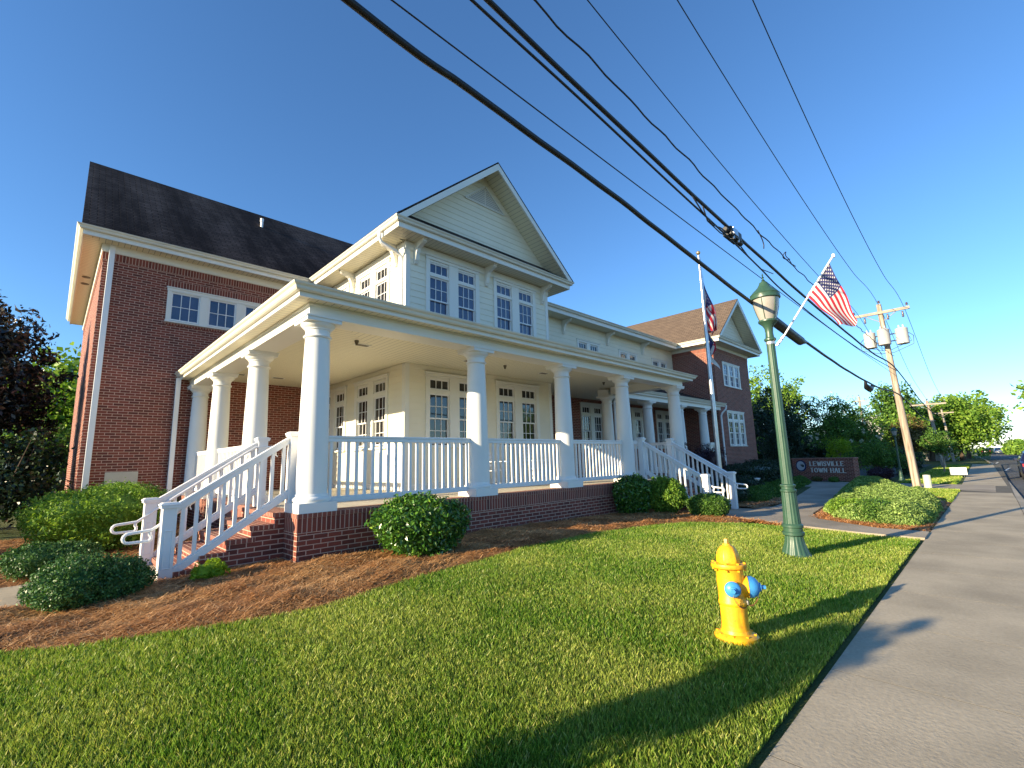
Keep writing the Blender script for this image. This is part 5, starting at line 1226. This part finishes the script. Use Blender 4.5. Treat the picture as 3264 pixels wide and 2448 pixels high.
# ================================================================== SHRUBS AND HEDGES
bush('round_shrub', 3.95, 5.98, .68, .62, .44, 'leaf_bush', 'large glossy round shrub in front of the porch wall', 21, n=1250, size=.066, npl=10, cl=.085, lump=.085, asp=2.6, zc=.42)
bush('low_shrub', .42, 6.95, .52, .42, .25, 'leaf_box', 'low rounded shrub nearest the camera at the left path', 22, n=1700, size=.026, npl=12, cl=.05, asp=1.6, lump=.07)
bush('low_shrub', .13, 9.35, .50, .42, .24, 'leaf_box', 'low rounded shrub across the left path', 23, n=1000, size=.028, npl=12, cl=.05, asp=1.6)
bush('small_plant', 1.52, 6.85, .19, .17, .13, 'leaf_lime', 'small bright green seedling shrub beside the left steps', 24, n=110, size=.045, npl=7, cl=.035)
bush('broad_shrub', .75, 11.4, 1.0, 1.3, .56, 'leaf_light', 'broad light green shrub between path and brick wing', 25, n=2000, size=.055, npl=9, cl=.08, lump=.06, zc=.6)
bush('broad_shrub', 1.15, 13.7, 1.25, 1.0, .50, 'leaf_mid', 'low clipped shrub under the cornerstone', 26, n=1300, size=.055, npl=8, cl=.08, zc=.55)
bush('glossy_shrub', 10.35, 6.35, .50, .45, .46, 'leaf_bush', 'dark glossy shrub against the porch wall, leftmost of the three by the steps', 27, n=900, size=.065, npl=9, cl=.07, zc=.5, group='shrubs beside the front steps')
bush('glossy_shrub', 11.0, 5.82, .50, .46, .42, 'leaf_light', 'sunlit glossy shrub, middle one of three by the front steps', 28, n=1000, size=.068, npl=9, cl=.07, zc=.46, group='shrubs beside the front steps')
bush('round_shrub', 11.1, 4.82, .52, .45, .28, 'leaf_mid', 'low rounded green shrub, rightmost of three by the front steps', 29, n=1300, size=.035, npl=10, cl=.055, asp=1.6, group='shrubs beside the front steps')
bush('maroon_shrub', 16.6, 8.05, .38, .38, .75, 'leaf_maroon', 'small dark purple leaved shrub between the porch columns', 30, n=260, size=.07, npl=8, cl=.09, lump=.15, zc=1.2)
bush('maroon_shrub', 18.6, 7.9, .62, .55, .85, 'leaf_maroon', 'larger dark purple leaved shrub beside the flagpole', 31, n=520, size=.075, npl=8, cl=.10, lump=.15, zc=1.0)
bush('round_shrub', 14.9, 5.95, .75, .6, .38, 'leaf_dark', 'dark round shrub right of the front steps', 32, n=900, size=.04, npl=10, cl=.06)
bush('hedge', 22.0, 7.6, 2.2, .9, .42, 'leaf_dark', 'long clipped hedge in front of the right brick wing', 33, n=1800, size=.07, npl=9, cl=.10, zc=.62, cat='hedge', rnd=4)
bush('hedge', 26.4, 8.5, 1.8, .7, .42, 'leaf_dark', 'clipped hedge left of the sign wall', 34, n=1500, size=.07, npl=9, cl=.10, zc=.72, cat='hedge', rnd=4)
bush('round_shrub', 18.6, 6.6, 1.1, .55, .36, 'leaf_dark', 'low dark shrub below the long hedge', 35, n=800, size=.06, npl=9, cl=.08)
for k, (x, y, r_) in enumerate([(28.6, 6.6, .25), (28.2, 5.8, .22), (28.9, 7.4, .22)]): bush('border_plant', x, y, r_, r_, .13, ['leaf_rust', 'leaf_mid', 'leaf_light'][k], ['rust coloured border plant left of the others under the sign', 'dark green border plant under the sign', 'pale border plant under the sign'][(0, 1, 2)[k]], 40+k, n=110, size=.06, npl=7, cl=.05)
bush('dark_shrub', 31.0, 4.3, 1.1, .5, .32, 'leaf_maroon', 'low dark shrub right of the sign wall', 44, n=500, size=.08, npl=8, cl=.09)
def ground_cover(name, poly, mat, label, h, n, size, x0, x1, y0, y1, seed, bumpy=.12, hmin=.0, tuft=True):
    r = np.random.default_rng(seed); x = r.uniform(x0, x1, n*3); y = r.uniform(y0, y1, n*3); k = inpoly(x, y, poly); x, y = x[k][:n], y[k][:n]
    P_ = np.array(poly+[poly[0]]); d = np.full(len(x), 9.0)
    for a, c in zip(P_[:-1], P_[1:]):
        ab = c-a; t = np.clip(((x-a[0])*ab[0]+(y-a[1])*ab[1])/(ab@ab), 0, 1); d = np.minimum(d, np.hypot(x-a[0]-t*ab[0], y-a[1]-t*ab[1]))
    z = zg(x, y)+h*np.clip(d/.38, 0, 1)**.5*(1+bumpy*(vnoise(x, y, 2.6, seed)+.7*vnoise(x, y, 6.3, seed+3)))
    cs = np.stack([x, y, z], 1)
    keep = r.random(len(cs)) < np.clip(.25+1.4*(vnoise(x, y, 7.9, seed+9)+.5), .25, 1)
    m = len(cs); a = r.uniform(0, 2*PI, m)
    V = leaves(cs, 7, size*1.1, size, seed, 3.2, flat=.4)
    cs2 = cs.copy(); cs2[:, 2] = zg(x, y)+(z-zg(x, y))*r.random(m); V2 = leaves(cs2[::2], 5, size*1.2, size, seed+1, 3.0)
    o = npmesh(name, np.concatenate([V, V2]), 4, mat); tag(o, label, 'ground cover', kind='stuff')
    # dark twig mat just under the surface
    bmm = drape(poly, .22, 0.0); 
    for v in bmm.verts:
        q = Vector((v.co.x, v.co.y)); dd = 9
        for a_, c_ in zip(P_[:-1], P_[1:]):
            ab = Vector(c_)-Vector(a_); t = max(0, min(1, (q-Vector(a_)).dot(ab)/ab.dot(ab))); dd = min(dd, (q-Vector(a_)-ab*t).length)
        v.co.z += h*.86*min(1, dd/.38)**.5*(1+bumpy*(float(vnoise(v.co.x, v.co.y, 2.6, seed))+.7*float(vnoise(v.co.x, v.co.y, 6.3, seed+3))))-.03
    me = bpy.data.meshes.new('undergrowth'); bmm.to_mesh(me); bmm.free(); me.materials.append(M[mat]); o2 = bpy.data.objects.new('undergrowth', me); COL.objects.link(o2); tag(o2, label+', dense undergrowth', 'ground cover', kind='stuff')
JP = [(12.2,1.75),(12.35,1.25),(13.2,1.12),(16,1.12),(18.2,1.3),(20.5,2.2),(23.5,2.8),(26,3.6),(26.6,4.7),(22,4.2),(17,3.55),(14.2,3.2),(13.0,2.75),(12.5,2.3)]
ground_cover('juniper', JP, 'juniper', 'low spreading juniper bed between path and sidewalk', .34, 26000, .062, 12, 27, 1, 5, 51, .22)
ground_cover('ground_cover', [(15.5,5.0),(27,6.5),(28.2,7.2),(20,8.6),(16,8.2),(15.2,6.4)], 'leaf_mid', 'dark green ground cover beyond the front path', .30, 9000, .07, 15, 29, 4.9, 8.7, 52, .15)
bush('round_shrub', 12.95, 1.95, .62, .42, .24, 'leaf_mid', 'small green shrub at the front corner of the juniper bed', 45, n=800, size=.045, npl=9, cl=.06, asp=1.8)
bush('round_shrub', 13.6, 2.55, .6, .4, .22, 'leaf_light', 'second small green shrub at the left edge of the juniper bed', 46, n=700, size=.045, npl=9, cl=.06, asp=1.8)

# ================================================================== TREES
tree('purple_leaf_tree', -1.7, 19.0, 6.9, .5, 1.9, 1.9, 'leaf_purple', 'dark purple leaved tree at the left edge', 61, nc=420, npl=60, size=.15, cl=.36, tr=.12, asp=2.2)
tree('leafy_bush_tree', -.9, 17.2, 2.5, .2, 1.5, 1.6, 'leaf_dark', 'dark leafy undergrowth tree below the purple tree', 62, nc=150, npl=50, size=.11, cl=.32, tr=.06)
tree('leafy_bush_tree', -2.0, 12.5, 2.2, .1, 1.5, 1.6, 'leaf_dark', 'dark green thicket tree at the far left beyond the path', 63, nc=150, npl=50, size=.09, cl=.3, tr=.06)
tree('young_tree', -.55, 25.5, 3.3, .3, 1.5, 1.5, 'leaf_mid', 'mid green young tree between purple tree and brick wing', 64, nc=150, npl=50, size=.13, cl=.36, tr=.08)
tree('pine_tree', -.3, 58, 10.8, 3.0, 3.0, 3.0, 'leaf_blue', 'blue green pine far behind the left wing', 65, nc=120, npl=45, size=.35, cl=.7, tr=.25, conic=.8)
tree('tall_tree', 48.0, 14.0, 9.6, 1.5, 3.4, 3.0, 'leaf_light', 'tall light green tree just behind the right brick wing', 66, nc=200, npl=45, size=.26, cl=.62, tr=.22)
tree('crepe_myrtle', 38.0, 11.2, 6.2, 1.0, 3.3, 2.6, 'leaf_dark', 'shade-darkened crepe myrtle with white flowers behind the holly cone', 67, nc=200, npl=50, size=.17, cl=.5, flowers=34, tr=.12)  # shade on this tree is put into its dark leaf colour
tree('crepe_myrtle', 43.5, 8.4, 5.9, 1.0, 2.3, 2.0, 'leaf_mid', 'sunlit crepe myrtle with white flowers above the sign', 68, nc=170, npl=48, size=.16, cl=.42, flowers=34, tr=.12)
tree('crepe_myrtle', 50, 8.2, 5.6, 1.0, 2.6, 2.0, 'leaf_mid', 'crepe myrtle with white flowers left of the nearest utility pole', 69, nc=150, npl=42, size=.17, cl=.45, flowers=26, tr=.12)
tree('holly_cone', 32.8, 9.0, 3.95, .1, 1.75, 1.6, 'leaf_dark', 'cone shaped dark holly behind the sign', 70, nc=330, npl=60, size=.09, cl=.24, conic=.62, tr=.08, cat='shrub')
tree('lime_tree', 37.3, 7.1, 2.5, .9, 1.0, .9, 'leaf_lime', 'small bright lime green tree behind the sign wall', 71, nc=80, npl=40, size=.10, cl=.22, tr=.04, bark='bark_light')
tree('spreading_evergreen', 35.6, 4.9, 2.05, .25, 1.6, 1.5, 'leaf_mid', 'spreading evergreen right of the sign wall', 72, nc=150, npl=48, size=.10, cl=.32, tr=.06)
tree('spreading_evergreen', 37.8, 4.0, 1.6, .2, 1.7, 1.1, 'leaf_dark', 'dark spreading evergreen in front of the far pole', 73, nc=130, npl=44, size=.10, cl=.3, tr=.06)
tree('big_tree', 70, 7.3, 9.4, 1.0, 3.4, 2.6, 'leaf_mid', 'big green tree behind the nearest utility pole', 74, nc=200, npl=40, size=.34, cl=.75, tr=.3)
tree('big_tree', 78, 5.4, 6.9, 1.0, 3.0, 2.0, 'leaf_mid', 'broad tree behind the second utility pole', 75, nc=170, npl=40, size=.34, cl=.7, tr=.3)
tree('rust_tree', 52, 4.8, 4.3, .6, 2.4, 1.6, 'leaf_rust', 'bronze tinged tree behind the far lamp', 76, nc=150, npl=42, size=.18, cl=.42, tr=.1)
tree('far_tree', 64, 6.1, 5.2, .5, 3, 2.6, 'leaf_light', 'light green tree under the grey roof', 77, nc=150, npl=40, size=.26, cl=.6, tr=.1)
st = tree('street_tree', 41, 2.35, 2.75, .95, 1.05, .95, 'leaf_mid', 'nearest of three small street trees on the verge', 78, nc=90, npl=44, size=.11, cl=.25, tr=.04, bark='bark_light', group='small street trees on the verge')
for (x, y, s_, lb) in ((45.5, 2.5, 1.0, 'middle of three small street trees on the verge'), (50.5, 2.6, 1.05, 'farthest of three small street trees on the verge')):
    t = copy_tree(st, loc=(x, y, 0), rot=(0, 0, x), scale=(s_, s_, s_)); t['label'] = lb
ft = tree('roadside_tree', 100, 6.4, 5.6, .6, 4.2, 2.8, 'leaf_mid', 'leafy tree left of the street, beyond the poles', 79, nc=190, npl=38, size=.42, cl=.9, tr=.25, group='trees lining the far street')
for (x, y, s_, lb) in ((118, 6.2, 1.0, 'roadside tree second down the left side of the street'), (140, 7.5, 1.05, 'roadside tree third down the left side of the street'), (165, 6.5, 1.1, 'smallest looking tree on the left side of the street'), (190, 1.5, 1.1, 'distant tree closing the end of the street')):
    t = copy_tree(ft, loc=(x, y, 0), rot=(0, 0, x*.7), scale=(s_, s_, s_)); t['label'] = lb
rt = tree('roadside_tree', 62, -7.0, 9.5, .8, 5.0, 4.3, 'leaf_light', 'tall tree across the street at the right edge', 80, nc=240, npl=40, size=.40, cl=1.0, tr=.3, group='trees lining the far street')
for (x, y, s_, lb) in ((82, -6.6, 1.0, 'bright green tree across the street, second from the right edge'), (100, -7.4, .95, 'bright green tree across the street, third from the right edge'), (135, -8.5, .9, 'distant green tree across the street near the vanishing road')):
    t = copy_tree(rt, loc=(x, y, 0), rot=(0, 0, x), scale=(s_, s_, s_)); t['label'] = lb
# trees across the street, seen only in the window panes
for k, (x, y, s_) in enumerate(((-8, -22, 1.0), (2, -24, 1.15), (13, -21, .95), (24, -23, 1.1), (36, -22, 1.0))):
    t = copy_tree(rt, loc=(x, y, 0), rot=(0, 0, k*1.7), scale=(s_, s_, s_)); t['label'] = 'tree across the street, reflected in the porch windows'; t['group'] = 'trees reflected in the windows'
# stand-in tree added out of view to throw the long shadow across the lawn
tree('stand_in_tree', -2.75, 3.05, 2.35, 1.3, .27, .27, 'leaf_mid', 'stand-in tree added left of the view to cast the lawn shadow', 90, nc=60, npl=60, size=.08, cl=.13, tr=.018)
bush('thicket', 52, 16, 5, 6, 2.2, 'leaf_dark', 'dense dark thicket behind the sign and crepe myrtles', 92, n=1500, size=.28, npl=9, cl=.5, zc=1.9)
bush('thicket', 62, 11.5, 4, 4.5, 1.9, 'leaf_mid', 'green thicket below the bare pole', 93, n=1200, size=.28, npl=9, cl=.5, zc=1.7)
tag(bush('far_hedge', 150, -4, 22, 2.0, 1.1, 'leaf_light', 'long low hedge across the far end of the street', 91, n=900, size=.6, npl=8, cl=.9, cat='hedge', rnd=3, zc=1.0))

# ================================================================== LIGHT, SKY, CAMERA
EL = math.atan(.2666); sdir = Vector((-.967*math.cos(EL), .2554*math.cos(EL), math.sin(EL))).normalized()
sun = bpy.data.lights.new('sun', 'SUN'); sun.energy = 5.0; sun.angle = R(.55); sun.color = (1.0, .82, .54)
so = bpy.data.objects.new('sun', sun); COL.objects.link(so); so.rotation_euler = (-sdir).to_track_quat('-Z', 'Y').to_euler()
w = bpy.data.worlds.new('World'); sc.world = w; w.use_nodes = True; nt = w.node_tree
sk = nt.nodes.new('ShaderNodeTexSky'); sk.sky_type = 'NISHITA'; sk.sun_disc = False; sk.sun_elevation = EL
sk.sun_rotation = math.atan2(sdir.x, sdir.y); sk.air_density = 1.0; sk.dust_density = 0.0; sk.ozone_density = 5.0; sk.altitude = 200
hs = nt.nodes.new('ShaderNodeHueSaturation'); hs.inputs['Saturation'].default_value = 1.04; nt.links.new(sk.outputs[0], hs.inputs['Color'])
nt.links.new(hs.outputs[0], nt.nodes['Background'].inputs[0]); nt.nodes['Background'].inputs[1].default_value = 0.12
cam = bpy.data.cameras.new('camera'); cam.lens = 1486.68/3264*36; cam.sensor_width = 36; cam.clip_end = 3000; cam.clip_start = .05
co = bpy.data.objects.new('camera', cam); COL.objects.link(co); sc.camera = co
yaw, pitch, roll = 0.77923899, 0.16226829, -0.02847259
fwd = Vector((math.sin(yaw)*math.cos(pitch), math.cos(yaw)*math.cos(pitch), math.sin(pitch))); rt_ = Vector((math.cos(yaw), -math.sin(yaw), 0)); up = rt_.cross(fwd)
r2 = rt_*math.cos(roll)+up*math.sin(roll); u2 = -rt_*math.sin(roll)+up*math.cos(roll)
m = Matrix((r2, u2, -fwd)).transposed().to_4x4(); m.translation = (0, 0, 1.55); co.matrix_world = m
sc.view_settings.view_transform = 'Standard'; sc.view_settings.look = 'None'; sc.view_settings.exposure = 1.2; sc.view_settings.gamma = 1
sc.cycles.max_bounces = 6; sc.cycles.diffuse_bounces = 3; sc.cycles.use_denoising = True
sc.render.resolution_x = 1024; sc.render.resolution_y = 768
